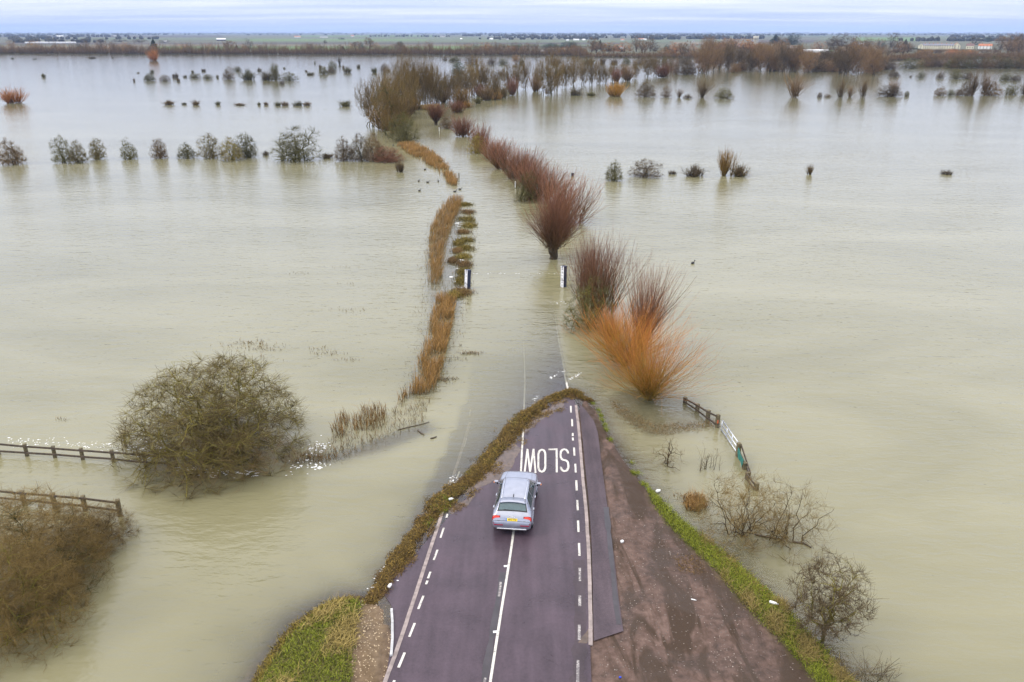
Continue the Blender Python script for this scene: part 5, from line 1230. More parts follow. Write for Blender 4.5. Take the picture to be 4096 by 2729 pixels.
# distinct trees behind the hedge
P_FAR = [proto(g_fill(env_crown(0.05, 0.4), (5, 40, 220, 700), 0.011, 0.05, 0.4, 0.06, 0.12, 0.4, 0.06), "far_tree") for _ in range(4)]
P_FARW = [proto(g_fill(env_dome(0, 0.4), (8, 50, 260, 800), 0.011, 0.06, 0.4, 0.06, 0.12, 0.35), "far_round") for _ in range(3)]
def conifer():
    a, b = Wood(), Wood()
    z = np.linspace(-.02, 1.0, 4); a.add(np.stack([0 * z, 0 * z, z], -1)[None], np.array([[.03, .025, .015, .005]]), np.zeros((1, 4)), 6)
    n = 420; zz = rng.random(n) ** 0.8 * 0.95 + 0.04; L = (1.04 - zz) * 0.42 * (0.6 + .6 * rng.random(n)); ph = 2 * np.pi * rng.random(n)
    P, R, T = grow(np.column_stack([0 * zz, 0 * zz, zz]), np.column_stack([np.cos(ph), np.sin(ph), 0 * ph + 0.15]), L, 0.03, 3, -0.05, 0.1, 0.4)
    b.add(P, R, T); return fit([a, b])
P_CON = [proto(conifer(), "conifer") for _ in range(2)]
def far_tree(kind, u, vb, w, h, label, group, cat="tree"):
    pools = {"b": (P_FAR, (B_GREY, B_FARBR)), "g": (P_FARW, (B_GREY, B_FARGOLD)), "o": (P_FARW, (B_GREY, B_FAROR)), "p": (P_FARW, (B_GREY, B_GREY)), "e": (P_CON, (B_FARGREEN, B_FARGREEN)), "d": (P_THORN, (B_FARGREEN, B_FARGREEN))}
    pool, m = pools[kind]; p = px(u, vb, LZ); k = mpp(vb, LZ)
    plant({"e": "conifer", "d": "evergreen_tree"}.get(kind, "winter_tree"), random.choice(pool), p, w * k, ztop(p.y, vb - h) - LZ, m, parts=("trunk", "crown"), label=label, cat=cat, group=group)
FT = [("g", 50, 203, 46, 40), ("g", 138, 203, 60, 42), ("g", 245, 204, 56, 30), ("p", 345, 205, 46, 50), ("d", 320, 201, 34, 26), ("b", 410, 205, 50, 45), ("g", 500, 205, 50, 38), ("g", 385, 205, 30, 24), ("b", 455, 203, 40, 36), ("e", 618, 206, 30, 50), ("g", 622, 210, 40, 36), ("o", 735, 207, 62, 32), ("o", 838, 207, 46, 34), ("b", 915, 207, 55, 48), ("e", 949, 207, 20, 26), ("o", 975, 206, 34, 28), ("p", 997, 200, 42, 46), ("b", 1035, 207, 36, 30), ("b", 1232, 212, 72, 40),
      ("p", 1350, 208, 22, 24), ("e", 1374, 208, 16, 22), ("b", 1425, 207, 46, 44), ("d", 1450, 207, 26, 36), ("b", 1478, 205, 44, 60), ("b", 1600, 206, 40, 40), ("d", 1602, 202, 36, 32), ("b", 1715, 212, 40, 48), ("p", 1660, 208, 40, 26), ("d", 1800, 208, 36, 14), ("d", 1830, 208, 28, 14), ("g", 1870, 206, 60, 32), ("g", 1945, 206, 62, 38), ("b", 2010, 206, 44, 34), ("p", 2055, 204, 44, 34), ("d", 2070, 203, 40, 24), ("b", 2110, 205, 40, 34), ("d", 2205, 192, 70, 20), ("d", 2270, 192, 60, 22), ("d", 2295, 192, 30, 24), ("b", 2220, 215, 56, 30), ("o", 2255, 214, 46, 28),
      ("b", 2370, 205, 50, 58), ("g", 2390, 195, 24, 28), ("e", 2400, 200, 22, 40), ("d", 2470, 203, 30, 16), ("b", 2545, 207, 46, 64), ("b", 2580, 210, 50, 48), ("p", 2620, 206, 46, 40), ("d", 2665, 204, 26, 24), ("g", 2520, 205, 26, 34), ("o", 2695, 222, 60, 56), ("b", 2740, 225, 60, 60), ("o", 2770, 220, 46, 48), ("b", 2830, 222, 64, 80), ("o", 2880, 215, 50, 46), ("b", 2925, 225, 60, 70), ("o", 2945, 195, 56, 42), ("o", 2990, 222, 56, 54), ("o", 3030, 215, 60, 46), ("b", 3085, 222, 66, 60), ("b", 3130, 218, 64, 66), ("e", 3100, 178, 40, 40), ("d", 3165, 180, 60, 44), ("p", 3120, 180, 34, 44), ("d", 3200, 202, 22, 26),
      ("g", 3200, 220, 50, 22), ("p", 3370, 186, 120, 58), ("p", 3330, 186, 60, 44), ("p", 3570, 190, 66, 62), ("b", 3510, 195, 50, 42), ("e", 3620, 186, 18, 30), ("d", 3655, 198, 46, 28), ("d", 3530, 198, 20, 30), ("b", 3450, 205, 66, 46), ("o", 3600, 208, 60, 34), ("b", 3690, 212, 66, 26), ("b", 3400, 218, 70, 44), ("b", 3760, 214, 66, 26), ("o", 3876, 222, 76, 38), ("g", 3850, 228, 60, 36), ("b", 3930, 212, 40, 60), ("b", 3975, 214, 56, 70), ("b", 4030, 216, 62, 84), ("b", 4080, 218, 66, 88), ("p", 3900, 180, 44, 34), ("d", 3950, 168, 22, 22), ("b", 4000, 200, 56, 60), ("b", 4060, 200, 60, 66), ("g", 3700, 228, 60, 34), ("b", 3550, 226, 66, 36), ("b", 3480, 228, 60, 36), ("b", 3310, 228, 60, 36),
      ("p", 1301, 174, 16, 17), ("d", 1368, 159, 24, 7), ("p", 400, 168, 60, 16), ("p", 480, 168, 60, 15), ("p", 560, 170, 60, 17), ("p", 60, 165, 70, 12), ("d", 160, 153, 40, 12), ("p", 230, 168, 60, 14), ("p", 660, 172, 40, 14), ("p", 330, 168, 50, 15)]
rr_ = random.Random(5)
FT += [(rr_.choice("bbbbpogb"), rr_.uniform(2380, 4120), 0, rr_.uniform(40, 70), rr_.uniform(30, 62)) for _ in range(80)]
FT += [(rr_.choice("bbpog"), rr_.uniform(0, 2380), 0, rr_.uniform(30, 50), rr_.uniform(20, 34)) for _ in range(34)]
FT = [(k_, u, v if v else (rr_.uniform(202, 226) if u > 2650 else rr_.uniform(203, 212)), w, h) for k_, u, v, w, h in FT]
lab = {"b": "bare brown tree rising from the far shore hedge", "g": "golden-twigged rounded willow behind the far shore hedge", "o": "rusty orange rounded tree behind the far shore hedge", "p": "purplish grey leafless tree in the fields behind the far hedge", "e": "dark pointed conifer behind the far shore hedge", "d": "dark evergreen tree among bare trees of the far shore"}
def clear_view(u, v, h):                          # trees stay below the sight lines to the houses behind them
    for a, b, top in ((3640, 3985, 196), (3195, 3325, 207), (2990, 3052, 170), (3135, 3190, 201), (2150, 2190, 212)):
        if a < u < b and v > top - 2 and v - h < top: h = max(8, v - top)
    return h
FT = [(k_, u, v, w, clear_view(u, v, h)) for k_, u, v, w, h in FT]
for k_, u, v, w, h in FT: far_tree(k_, u, v, w * 1.15, h, lab[k_], lab[k_].split(" ", 1)[0] + " trees of the far shore")
# far woods to the horizon: crowns too far to tell apart
def woods(name, belts, m):
    V, Q = [], []
    ico = bmesh.new(); bmesh.ops.create_icosphere(ico, subdivisions=1, radius=1.0); iv = np.array([v.co[:] for v in ico.verts]); iff = np.array([[v.index for v in f.verts] for f in ico.faces]); ico.free()
    for u0, u1, v, n, h0, h1 in belts:
        for _ in range(n):
            vv = v + random.uniform(-0.8, 0.8); u = random.uniform(u0, u1); p = px(u, vv, LZ); h = random.uniform(h0, h1)
            W_ = iv * [h * random.uniform(.5, .9), h * .6, h * 0.62] * (0.8 + 0.4 * rng.random((len(iv), 1))) + [p.x, p.y, LZ + h * 0.42]
            Q.append(iff + len(V) * len(iv)); V.append(W_)
    V = np.concatenate(V); Q = np.concatenate(Q)
    return link(name, np_mesh(name, V, Q, {"tip": rng.random(len(V)), "rnd": rng.random(len(V))}), m, kind="stuff")
woods("far_woodland", [(-300, 4400, 131.6, 700, 12, 24), (-300, 4400, 133.5, 600, 9, 18), (-300, 4400, 136.5, 420, 7, 14), (-300, 4400, 140.5, 200, 6, 11), (-300, 700, 140, 150, 7, 14), (-300, 600, 148, 80, 8, 13), (1800, 2700, 139, 160, 7, 14), (1850, 2800, 145, 150, 7, 14), (2000, 2700, 152, 90, 7, 12), (2650, 3300, 142, 110, 8, 14), (2660, 3050, 156, 60, 8, 13), (3250, 4400, 139, 150, 7, 13), (3800, 4400, 152, 100, 8, 14), (1480, 1800, 147, 40, 6, 9), (1900, 2400, 158, 45, 6, 10), (-300, 640, 158, 60, 7, 11), (2560, 2720, 158, 30, 8, 13), (3600, 4300, 165, 60, 7, 11), (60, 420, 171, 30, 6, 10)], bark("distant_wood_crowns", (0.016, 0.018, 0.022), (0.026, 0.028, 0.030), (0.042, 0.040, 0.040)))
# --- buildings
M_CREAM = plain("cream_render", (0.62, 0.58, 0.44), 0.8, var=0.1, nscale=0.3); M_WWALL = plain("white_render", (0.72, 0.72, 0.70), 0.8, var=0.06, nscale=0.3)
M_SLATE = plain("slate_roof", (0.16, 0.16, 0.19), 0.6, var=0.2, nscale=0.5); M_TILE = plain("orange_tile_roof", (0.38, 0.15, 0.08), 0.8, var=0.25, nscale=0.5)
M_SHEET = plain("white_sheet_roof", (0.62, 0.63, 0.65), 0.5, var=0.06, nscale=0.2); M_WIN = plain("dark_window_pane", (0.03, 0.035, 0.04), 0.1, var=0.1); M_DARKWALL = plain("dark_boarding", (0.06, 0.05, 0.045), 0.8, var=0.2)
M_PURPLE = plain("brown_tile_roof", (0.16, 0.10, 0.09), 0.8, var=0.2, nscale=0.5)
def house(name, u0, u1, vb, veave, vridge, wall, roof, label, cat="house", gable=False, nwin=3, chim=1, group=None, depth=8.0):
    p = px((u0 + u1) / 2, vb, LZ); k = mpp(vb, LZ); L = (u1 - u0) * k; he = ztop(p.y, veave) - LZ; hr = ztop(p.y, vridge) - LZ
    he = max(he, 2.2); hr = max(hr, he + 0.8)
    if gable: depth = L * 1.4
    o = empty(name, p, math.atan2(-p.x, p.y) * 0.9, label=label, cat=cat, group=group)
    bm = bmesh.new(); bm_box(bm, (0, depth / 2, he / 2 - .2), (L, depth, he + .4))
    wl_ = link("wall", bm_mesh("wall", bm), wall, o)
    bm = bmesh.new(); e = 0.35
    if gable: prof = [(-L / 2 - e, he - .15), (0, hr), (L / 2 + e, he - .15), (0, hr - .35)]; A = [[bm.verts.new((x, y, z)) for x, z in prof] for y in (-e, depth + e)]
    else: prof = [(-e, he - .15), (depth / 2, hr), (depth + e, he - .15), (depth / 2, hr - .35)]; A = [[bm.verts.new((x, y, z)) for y, z in prof] for x in (-L / 2 - e, L / 2 + e)]
    for q in range(4): bm.faces.new((A[0][q], A[0][(q + 1) % 4], A[1][(q + 1) % 4], A[1][q]))
    bm.faces.new(A[0]); bm.faces.new(A[1])
    rf = link("roof", bm_mesh("roof", bm), roof, o)
    bm = bmesh.new()
    if gable: T_ = [[bm.verts.new((x, y, z)) for x, z in ((-L / 2, he), (L / 2, he), (0, hr - .2))] for y in (0.0, depth)]
    else: T_ = [[bm.verts.new((x, y, z)) for y, z in ((0, he), (depth, he), (depth / 2, hr - .2))] for x in (-L / 2, L / 2)]
    bm.faces.new(T_[0]); bm.faces.new(T_[1]); link("gable", bm_mesh("gable", bm), wall, o)
    for c in range(chim):
        bm = bmesh.new(); x = -L / 2 + L * (c + 0.5) / chim
        bm_box(bm, (x if not gable else 0, depth / 2, hr + 0.35), (0.9, 0.6, 1.6)); link("chimney", bm_mesh("chimney", bm), M_TILE, rf)
    for r_ in range(2 if he > 4 else 1):
        for w_ in range(nwin):
            bm = bmesh.new(); x = -L / 2 + L * (w_ + 0.5) / max(nwin, 1); bm_box(bm, (x, -0.02, 1.4 + 2.5 * r_), (1.1, 0.06, 1.2)); link("window", bm_mesh("window", bm), M_WIN, o)
    return o
HG = "houses of the village"
house("terraced_house", 3692, 3753, 197, 182, 175, M_CREAM, M_SLATE, "long cream terrace with slate roofs and chimneys among the far trees", nwin=8, chim=4, group=HG)
house("terraced_house", 3757, 3810, 197, 182, 175, M_CREAM, M_SLATE, "shorter cream terrace with slate roof beside an orange-roofed gable house", nwin=6, chim=3, group=HG)
house("gable_house", 3812, 3838, 197, 183, 171, M_CREAM, M_TILE, "cream gable house with orange tile roof at the end of the terraces", gable=True, nwin=2, chim=0, group=HG)
house("gable_house", 3673, 3691, 197, 183, 174, M_CREAM, M_SLATE, "narrow cream gable house beside a dark evergreen at the start of the terraces", gable=True, nwin=1, chim=0, group=HG)
house("brown_house", 3866, 3892, 196, 184, 175, M_CREAM, M_PURPLE, "brown-roofed house half hidden behind the rusty tree", nwin=3, group=HG)
house("white_house", 3916, 3963, 197, 184, 176, M_WWALL, M_TILE, "white house with red-orange roof past the terraces", nwin=4, chim=2, group=HG)
house("long_shed", 3216, 3311, 210, 204, 198, M_WWALL, M_SHEET, "long low shed with a pale sheet roof on a green strip", "shed", nwin=0, chim=0)
house("tent_barn", 2157, 2181, 215, 209, 200, M_WWALL, M_SHEET, "small bright white gabled barn in the far shore hedge", "barn", gable=True, nwin=0, chim=0)
house("boarded_house", 3144, 3186, 204, 194, 186, M_DARKWALL, M_SLATE, "dark boarded house with slate roof beside evergreen trees", nwin=3, group=HG)
house("brick_house", 2955, 2985, 196, 189, 181, M_DARKWALL, M_PURPLE, "brown-roofed house deep among rusty trees", nwin=2, group=HG)
house("farm_shed", 868, 902, 164, 158, 153, M_DARKWALL, M_SHEET, "dark farm shed with white roof on the ploughed fen", "shed", nwin=0, chim=0, depth=20)
for u0, u1, vb, h in ((105, 170, 174, 5), (172, 192, 174, 6), (200, 232, 174, 5), (240, 300, 174, 5)):
    house("glasshouse", u0, u1, vb, vb - h * 0.6, vb - h, M_SHEET, M_SHEET, "long pale glasshouse range behind the golden willows", "glasshouse", nwin=0, chim=0, group="glasshouses behind the golden willows", depth=16)
for u, v, w in ((1965, 160, 14), (1845, 160, 8), (2030, 161, 8), (1770, 149, 16), (2270, 165, 9), (2305, 163, 22), (2335, 163, 12), (2490, 163, 14), (2565, 160, 22), (2580, 162, 14), (2485, 194, 16), (2775, 170, 8), (240, 149, 24), (460, 146, 10), (660, 170, 12), (1190, 151, 24), (1295, 151, 30), (3445, 180, 16), (1410, 148, 12), (2100, 158, 10)):
    house("village_house", u - w / 2, u + w / 2, v, v - 4, v - 7, M_WWALL, random.choice([M_SLATE, M_SHEET, M_TILE]), "tiny pale building among the far trees and fields", "house", nwin=2, chim=0, group="tiny pale buildings across the fen", depth=10)
# water tower
p = px(3021, 182, LZ); k = mpp(182, LZ); o = empty("water_tower", p, label="pale concrete water tower on legs above the far trees", cat="water tower")
M_CONC = plain("pale_concrete", (0.52, 0.49, 0.42), 0.85, var=0.12, nscale=0.4)
zt, zm = ztop(p.y, 145) - LZ, ztop(p.y, 157) - LZ; wt = 22 * k
bm = bmesh.new(); bm_tube(bm, [(0, 0, zm), (0, 0, zm + 1.2), (0, 0, zt - .6), (0, 0, zt)], [wt * .42, wt / 2, wt / 2, wt * .46], 20); link("tank", bm_mesh("tank", bm), M_CONC, o)
bm = bmesh.new(); bm_tube(bm, [(0, 0, 0), (0, 0, zm)], [wt * .10, wt * .09], 10); link("central_shaft", bm_mesh("central_shaft", bm), M_CONC, o)
for a in np.linspace(0, 2 * math.pi, 9)[:-1]:
    bm = bmesh.new(); bm_tube(bm, [(wt * .42 * math.cos(a), wt * .42 * math.sin(a), 0), (wt * .40 * math.cos(a), wt * .40 * math.sin(a), zm + .3)], [.45, .4], 6); link("leg", bm_mesh("leg", bm), M_CONC, o)
# wind turbines on the horizon
M_TURB = plain("turbine_white", (0.55, 0.57, 0.60), 0.5, var=0.05)
def turbine(u, vhub, D=11000.0):
    x = (u - IW / 2) / F * D * (CP + SP * (HORIZ - IH / 2) / F * -1) ; y = D
    x = (u - IW / 2) / F / (CP - SP * (HORIZ - IH / 2) / F) * D
    hub = ztop(D, vhub); o = empty("wind_turbine", (x, y, LZ), random.uniform(-.6, .6), label="thin grey wind turbine standing on the far horizon", cat="wind turbine", group="wind turbines on the horizon")
    bm = bmesh.new(); bm_tube(bm, [(0, 0, -2), (0, 0, hub)], [3.0, 1.6], 8); link("tower", bm_mesh("tower", bm), M_TURB, o)
    bm = bmesh.new(); bm_box(bm, (0, -1, hub + 0.5), (3, 8, 3.4)); link("nacelle", bm_mesh("nacelle", bm), M_TURB, o)
    a0 = random.uniform(0, 2)
    for kk in range(3):
        a = a0 + kk * 2.0944; bm = bmesh.new(); L = 0.62 * hub
        bm_beam(bm, (0, -5.5, hub + 0.5), (L * math.sin(a), -5.5, hub + .5 + L * math.cos(a)), 1.6, 2.2); link("blade", bm_mesh("blade", bm), M_TURB, o)
for u, v in ((1971, 119), (2108, 121), (2240, 120), (2279, 121), (2394, 119), (2445, 120), (2488, 123), (2506, 120), (2571, 122), (2591, 120), (2617, 122), (2649, 122), (2675, 121), (2728, 116), (2746, 121), (2771, 121), (2787, 121), (2805, 123), (2813, 122), (2821, 123)): turbine(u, v)

# ------------------------------------------------------------------ the car
def build_car():
    paint, t, b = new_mat("silver_car_paint")
    b.inputs["Base Color"].default_value = (0.50, 0.53, 0.62, 1); b.inputs["Metallic"].default_value = 0.6
    nf = noise(t, coords(t), 900, 1); t.links.new(ramp(t, nf, [(0.3, (0.30,) * 3), (0.7, (0.40,) * 3)]), b.inputs["Roughness"])
    gr = noise(t, coords(t), 3.0, 5)
    t.links.new(ramp(t, gr, [(0.3, (0.28, 0.295, 0.36)), (0.7, (0.34, 0.355, 0.425))]), b.inputs["Base Color"])
    b.inputs["Coat Weight"].default_value = 0.6; b.inputs["Coat Roughness"].default_value = 0.06
    glass = plain("tinted_glass", (0.030, 0.050, 0.055), 0.06, var=0.1); glass.node_tree.nodes["Principled BSDF"].inputs["Specular IOR Level"].default_value = 0.8
    rglass = plain("rear_tinted_glass", (0.060, 0.105, 0.115), 0.08, var=0.15); rglass.node_tree.nodes["Principled BSDF"].inputs["Specular IOR Level"].default_value = 0.7
    trim = plain("black_trim", (0.012, 0.012, 0.014), 0.5, var=0.2)
    tyre = plain("tyre_rubber", (0.018, 0.018, 0.019), 0.8, var=0.2)
    alloy = plain("alloy_rim", (0.52, 0.53, 0.55), 0.3, 0.9, var=0.1)
    chrome = plain("brushed_chrome", (0.72, 0.73, 0.75), 0.25, 1.0, var=0.05)
    red = plain("red_tail_lens", (0.22, 0.004, 0.006), 0.2, emit=((1.0, 0.03, 0.01), 0.04))
    redlit = plain("lit_tail_strip", (0.8, 0.05, 0.02), 0.3, emit=((1.0, 0.06, 0.012), 0.6))
    dred = plain("red_reflector_strip", (0.28, 0.006, 0.03), 0.25)
    amber = plain("amber_indicator", (0.8, 0.25, 0.03), 0.3, emit=((1.0, 0.30, 0.03), 1.0))
    yellow = plain("yellow_plate", (0.80, 0.58, 0.03), 0.4, var=0.04)
    blue = plain("blue_plate_band", (0.02, 0.16, 0.55), 0.4, var=0.04)
    pr = px(2046, 2118, 0.50); pf_ = px(2078, 1899, 1.05)
    yaw = math.atan2(-(pf_.x - pr.x), pf_.y - pr.y)
    o = empty("car", (pr.x, pr.y, float(road_z(pr.x, pr.y)) + 0.012), yaw, label="silver estate-style car with lit tail lights stopped before the flooded road", cat="car")
    # stations along the length (y forward from the rear bumper); nine half-profile points (x, z)
    ST = [
     (0.00, [(0, .44), (.66, .44), (.77, .47), (.83, .56), (.84, .66), (.80, .715), (.68, .73), (.40, .735), (0, .74)]),
     (0.05, [(0, .38), (.70, .38), (.83, .44), (.885, .58), (.89, .72), (.85, .78), (.76, .80), (.43, .805), (0, .81)]),
     (0.10, [(0, .34), (.73, .34), (.87, .42), (.915, .60), (.92, .76), (.875, .86), (.79, .90), (.45, .915), (0, .92)]),
     (0.16, [(0, .31), (.75, .31), (.89, .41), (.93, .62), (.932, .82), (.885, .94), (.79, 1.00), (.45, 1.02), (0, 1.025)]),
     (0.24, [(0, .29), (.76, .29), (.90, .40), (.94, .64), (.938, .88), (.885, 1.02), (.77, 1.085), (.44, 1.105), (0, 1.115)]),
     (0.34, [(0, .28), (.77, .28), (.905, .40), (.945, .65), (.94, .92), (.885, 1.06), (.735, 1.15), (.42, 1.175), (0, 1.185)]),
     (0.52, [(0, .27), (.77, .27), (.91, .40), (.946, .66), (.944, .94), (.885, 1.085), (.665, 1.37), (.40, 1.405), (0, 1.42)]),
     (0.68, [(0, .26), (.77, .26), (.91, .40), (.946, .66), (.945, .945), (.885, 1.09), (.625, 1.52), (.40, 1.57), (0, 1.585)]),
     (1.10, [(0, .25), (.77, .25), (.91, .40), (.946, .66), (.945, .95), (.89, 1.095), (.625, 1.56), (.42, 1.615), (0, 1.632)]),
     (1.80, [(0, .24), (.77, .24), (.90, .40), (.940, .66), (.942, .95), (.895, 1.085), (.640, 1.585), (.43, 1.64), (0, 1.656)]),
     (2.35, [(0, .24), (.77, .24), (.90, .40), (.940, .66), (.942, .945), (.895, 1.07), (.640, 1.58), (.43, 1.63), (0, 1.648)]),
     (2.70, [(0, .24), (.77, .24), (.90, .40), (.940, .66), (.942, .94), (.895, 1.055), (.640, 1.53), (.43, 1.575), (0, 1.590)]),
     (3.40, [(0, .24), (.77, .24), (.905, .40), (.945, .66), (.945, .93), (.89, 1.02), (.765, 1.06), (.43, 1.095), (0, 1.105)]),
     (3.85, [(0, .25), (.77, .25), (.905, .40), (.945, .65), (.940, .90), (.88, .975), (.73, 1.01), (.42, 1.035), (0, 1.045)]),
     (4.25, [(0, .26), (.75, .26), (.88, .40), (.925, .62), (.905, .85), (.84, .92), (.69, .955), (.40, .975), (0, .985)]),
     (4.48, [(0, .27), (.70, .27), (.82, .38), (.865, .58), (.845, .77), (.77, .85), (.63, .885), (.38, .90), (0, .91)]),
     (4.60, [(0, .30), (.62, .30), (.73, .38), (.775, .55), (.755, .69), (.68, .76), (.56, .79), (.35, .805), (0, .815)]),
     (4.66, [(0, .36), (.54, .36), (.62, .41), (.655, .52), (.64, .61), (.58, .66), (.48, .68), (.30, .69), (0, .695)])]
    ys = np.array([s for s, _ in ST]); PR = np.array([p for _, p in ST])        # (m, 9, 2)
    def surf(y, v):                                # v 0..8 along the half profile
        y = np.asarray(y, float); v = np.asarray(v, float)
        i = np.clip(np.searchsorted(ys, y, "right") - 1, 0, len(ys) - 2); f = np.clip((y - ys[i]) / (ys[i + 1] - ys[i]), 0, 1)
        j = np.clip(v.astype(int), 0, 7); g = v - j
        def cr(a, b, t): return a * (1 - t)[..., None] + b * t[..., None]
        def row(ii): return cr(PR[ii, j], PR[ii, j + 1], g)
        return cr(row(i), row(i + 1), f)
    def patch(name, y0, y1, v0, v1, m, off, side=0, ny=10, nv=8, yf=None, parent=o, thick=0.0):
        """a panel lying on the body, `off` proud; side +1/-1, or 0 for one that spans the middle"""
        Y = np.linspace(0, 1, ny); U = np.linspace(0, 1, nv)
        YY, UU = np.meshgrid(Y, U, indexing="ij")
        if side == 0:
            s_ = UU * 2 - 1; vv = v1 - (v1 - v0) * np.abs(s_); sg = np.sign(s_)
        else: vv = v0 + (v1 - v0) * UU; sg = np.full(UU.shape, float(side))
        a, b_ = (y0, y1) if yf is None else yf(vv)
        yy = a + (b_ - a) * YY
        S0 = surf(yy, vv); e = 0.004
        V = np.stack([S0[..., 0] * sg, yy, S0[..., 1]], -1)
        Sy = surf(yy + e, vv); Sv = surf(yy, np.clip(vv + e, 0, 8)); Sv2 = surf(yy, np.clip(vv - e, 0, 8))
        ty = np.stack([(Sy[..., 0] - S0[..., 0]) * sg, np.full(yy.shape, e), Sy[..., 1] - S0[..., 1]], -1)
        tv = np.stack([(Sv[..., 0] - Sv2[..., 0]) * sg, 0 * yy, Sv[..., 1] - Sv2[..., 1]], -1)
        nrm = np.cross(ty, tv) * (-sg[..., None] if side else np.where(sg == 0, 1, -sg)[..., None])
        nrm = unit(nrm)
        flip = (nrm[..., 2] < 0) & (vv > 2.5)
        nrm[flip] *= -1
        if side: nrm[(nrm[..., 0] * side < 0) & (np.abs(nrm[..., 2]) < .5)] *= -1
        V = V + nrm * off
        idx = np.arange(ny * nv).reshape(ny, nv)
        Q = np.stack([idx[:-1, :-1], idx[1:, :-1], idx[1:, 1:], idx[:-1, 1:]], -1).reshape(-1, 4)
        me = np_mesh(name, V.reshape(-1, 3), Q, smooth=True)
        bm = bmesh.new(); bm.from_mesh(me); bmesh.ops.recalc_face_normals(bm, faces=bm.faces[:])
        mid = bm.faces[:][len(bm.faces) // 2]
        want = Vector(nrm[ny // 2, nv // 4])
        if bm.faces[:][0].normal.dot(Vector(nrm[0, 0])) < 0: bmesh.ops.reverse_faces(bm, faces=bm.faces[:])
        bm.to_mesh(me); bm.free()
        return link(name, me, m, parent)
    # body shell: full loft with capped ends
    yb = np.unique(np.concatenate([ys, np.linspace(0.7, 4.4, 24)])); vb = np.linspace(0, 8, 33)
    YY, VV = np.meshgrid(yb, vb, indexing="ij"); S0 = surf(YY, VV)
    ny, nv = YY.shape
    R_ = np.stack([S0[..., 0], YY, S0[..., 1]], -1); L_ = R_ * [-1, 1, 1]
    full = np.concatenate([R_, L_[:, ::-1][:, 1:-1]], 1); k = full.shape[1]
    idx = np.arange(ny * k).reshape(ny, k); rr = np.roll(idx, -1, 1)
    Q = np.stack([idx[:-1], rr[:-1], rr[1:], idx[1:]], -1).reshape(-1, 4)
    V = full.reshape(-1, 3)
    me = bpy.data.meshes.new("body"); me.from_pydata([tuple(p) for p in V], [], [tuple(int(x) for x in q) for q in Q] + [tuple(int(x) for x in idx[0][::-1]), tuple(int(x) for x in idx[-1])])
    bm = bmesh.new(); bm.from_mesh(me); bm_w = bm; bmesh.ops.remove_doubles(bm, verts=bm.verts[:], dist=1e-4)
    bmesh.ops.recalc_face_normals(bm, faces=bm.faces[:])
    bm.to_mesh(me); bm.free()
    for p in me.polygons: p.use_smooth = True
    body = link("body", me, paint, o)
    # glazing
    patch("rear_window_frame", 0.335, 0.655, 6.05, 8, trim, 0.004, 0, 6, 14, parent=o)
    patch("rear_window", 0.375, 0.625, 6.22, 8, rglass, 0.009, 0, 6, 14)
    patch("windscreen", 2.74, 3.37, 6.1, 8, glass, 0.006, 0, 8, 14)
    for s in (1, -1):
        patch("side_window", 0.78, 1.62, 5.12, 5.93, glass, 0.006, s, 8, 5, yf=lambda v: (0.66 + (v - 5) * 0.36, 1.60 + 0 * v))
        patch("side_window", 1.68, 2.6, 5.12, 5.93, glass, 0.006, s, 8, 5, yf=lambda v: (1.67 + 0 * v, 3.22 - (v - 5.1) * 0.72))
        patch("window_trim", 0.62, 3.3, 4.98, 5.06, chrome, 0.006, s, 14, 3)
        # roof rail
        bm = bmesh.new()
        pts = []
        for y in np.linspace(0.80, 2.72, 9):
            q = surf(np.array([y]), np.array([6.35]))[0]; h = 0.035 if 0.85 < y < 2.65 else 0.0
            pts.append((s * q[0], y, q[1] + h))
        bm_tube(bm, pts, [0.017] * 9, 8); link("roof_rail", bm_mesh("roof_rail", bm, True), chrome, o)
        # door shut lines and handles
        for y in (1.64, 2.72): patch("shut_line", y, y + 0.012, 2.2, 4.95, trim, 0.002, s, 2, 10)
        for y in (1.05, 2.12):
            bm = bmesh.new(); q = surf(np.array([y]), np.array([4.0]))[0]
            bm_box(bm, (s * (q[0] + 0.022), y, q[1] - 0.02), (0.035, 0.20, 0.035), 0, 0.012); link("door_handle", bm_mesh("door_handle", bm, True), chrome, o)
        # mirror
        bm = bmesh.new()
        bm_beam(bm, (s * 0.88, 2.98, 1.05), (s * 1.02, 2.97, 1.08), 0.08, 0.04)
        bm_box(bm, (s * 1.07, 2.98, 1.12), (0.21, 0.13, 0.15), 0, 0.035)
        mr = link("wing_mirror", bm_mesh("wing_mirror", bm, True), paint, o)
        bm = bmesh.new(); bm_box(bm, (s * 1.065, 2.905, 1.12), (0.16, 0.012, 0.10), 0, 0.004); link("mirror_glass", bm_mesh("mirror_glass", bm), chrome, mr)
        bm = bmesh.new(); bm_box(bm, (s * 1.178, 2.97, 1.11), (0.02, 0.09, 0.05), 0, 0.006); link("mirror_indicator", bm_mesh("mirror_indicator", bm), amber, mr)
        bm = bmesh.new(); bm_box(bm, (s * 1.0, 2.915, 1.085), (0.07, 0.05, 0.10), 0, 0.01); link("mirror_mount", bm_mesh("mirror_mount", bm), trim, mr)
        # tail lights wrap round the corner
        tl = patch("tail_light", 0.075, 0.205, 4.25, 6.72, red, 0.008, s, 6, 14, yf=lambda v: (0.100 - 0.0 * v + 0.012 * np.maximum(v - 5, 0), 0.215 - 0.028 * np.maximum(v - 5, 0)))
        patch("light_strip", 0.09, 0.10, 4.7, 6.6, redlit, 0.014, s, 2, 12, yf=lambda v: (0.112 + 0.010 * np.maximum(v - 5, 0), 0.122 + 0.010 * np.maximum(v - 5, 0)), parent=tl)
        patch("light_strip", 0.15, 0.16, 4.9, 6.5, redlit, 0.014, s, 2, 12, yf=lambda v: (0.148 + 0.002 * v * 0, 0.157 + 0.0 * v), parent=tl)
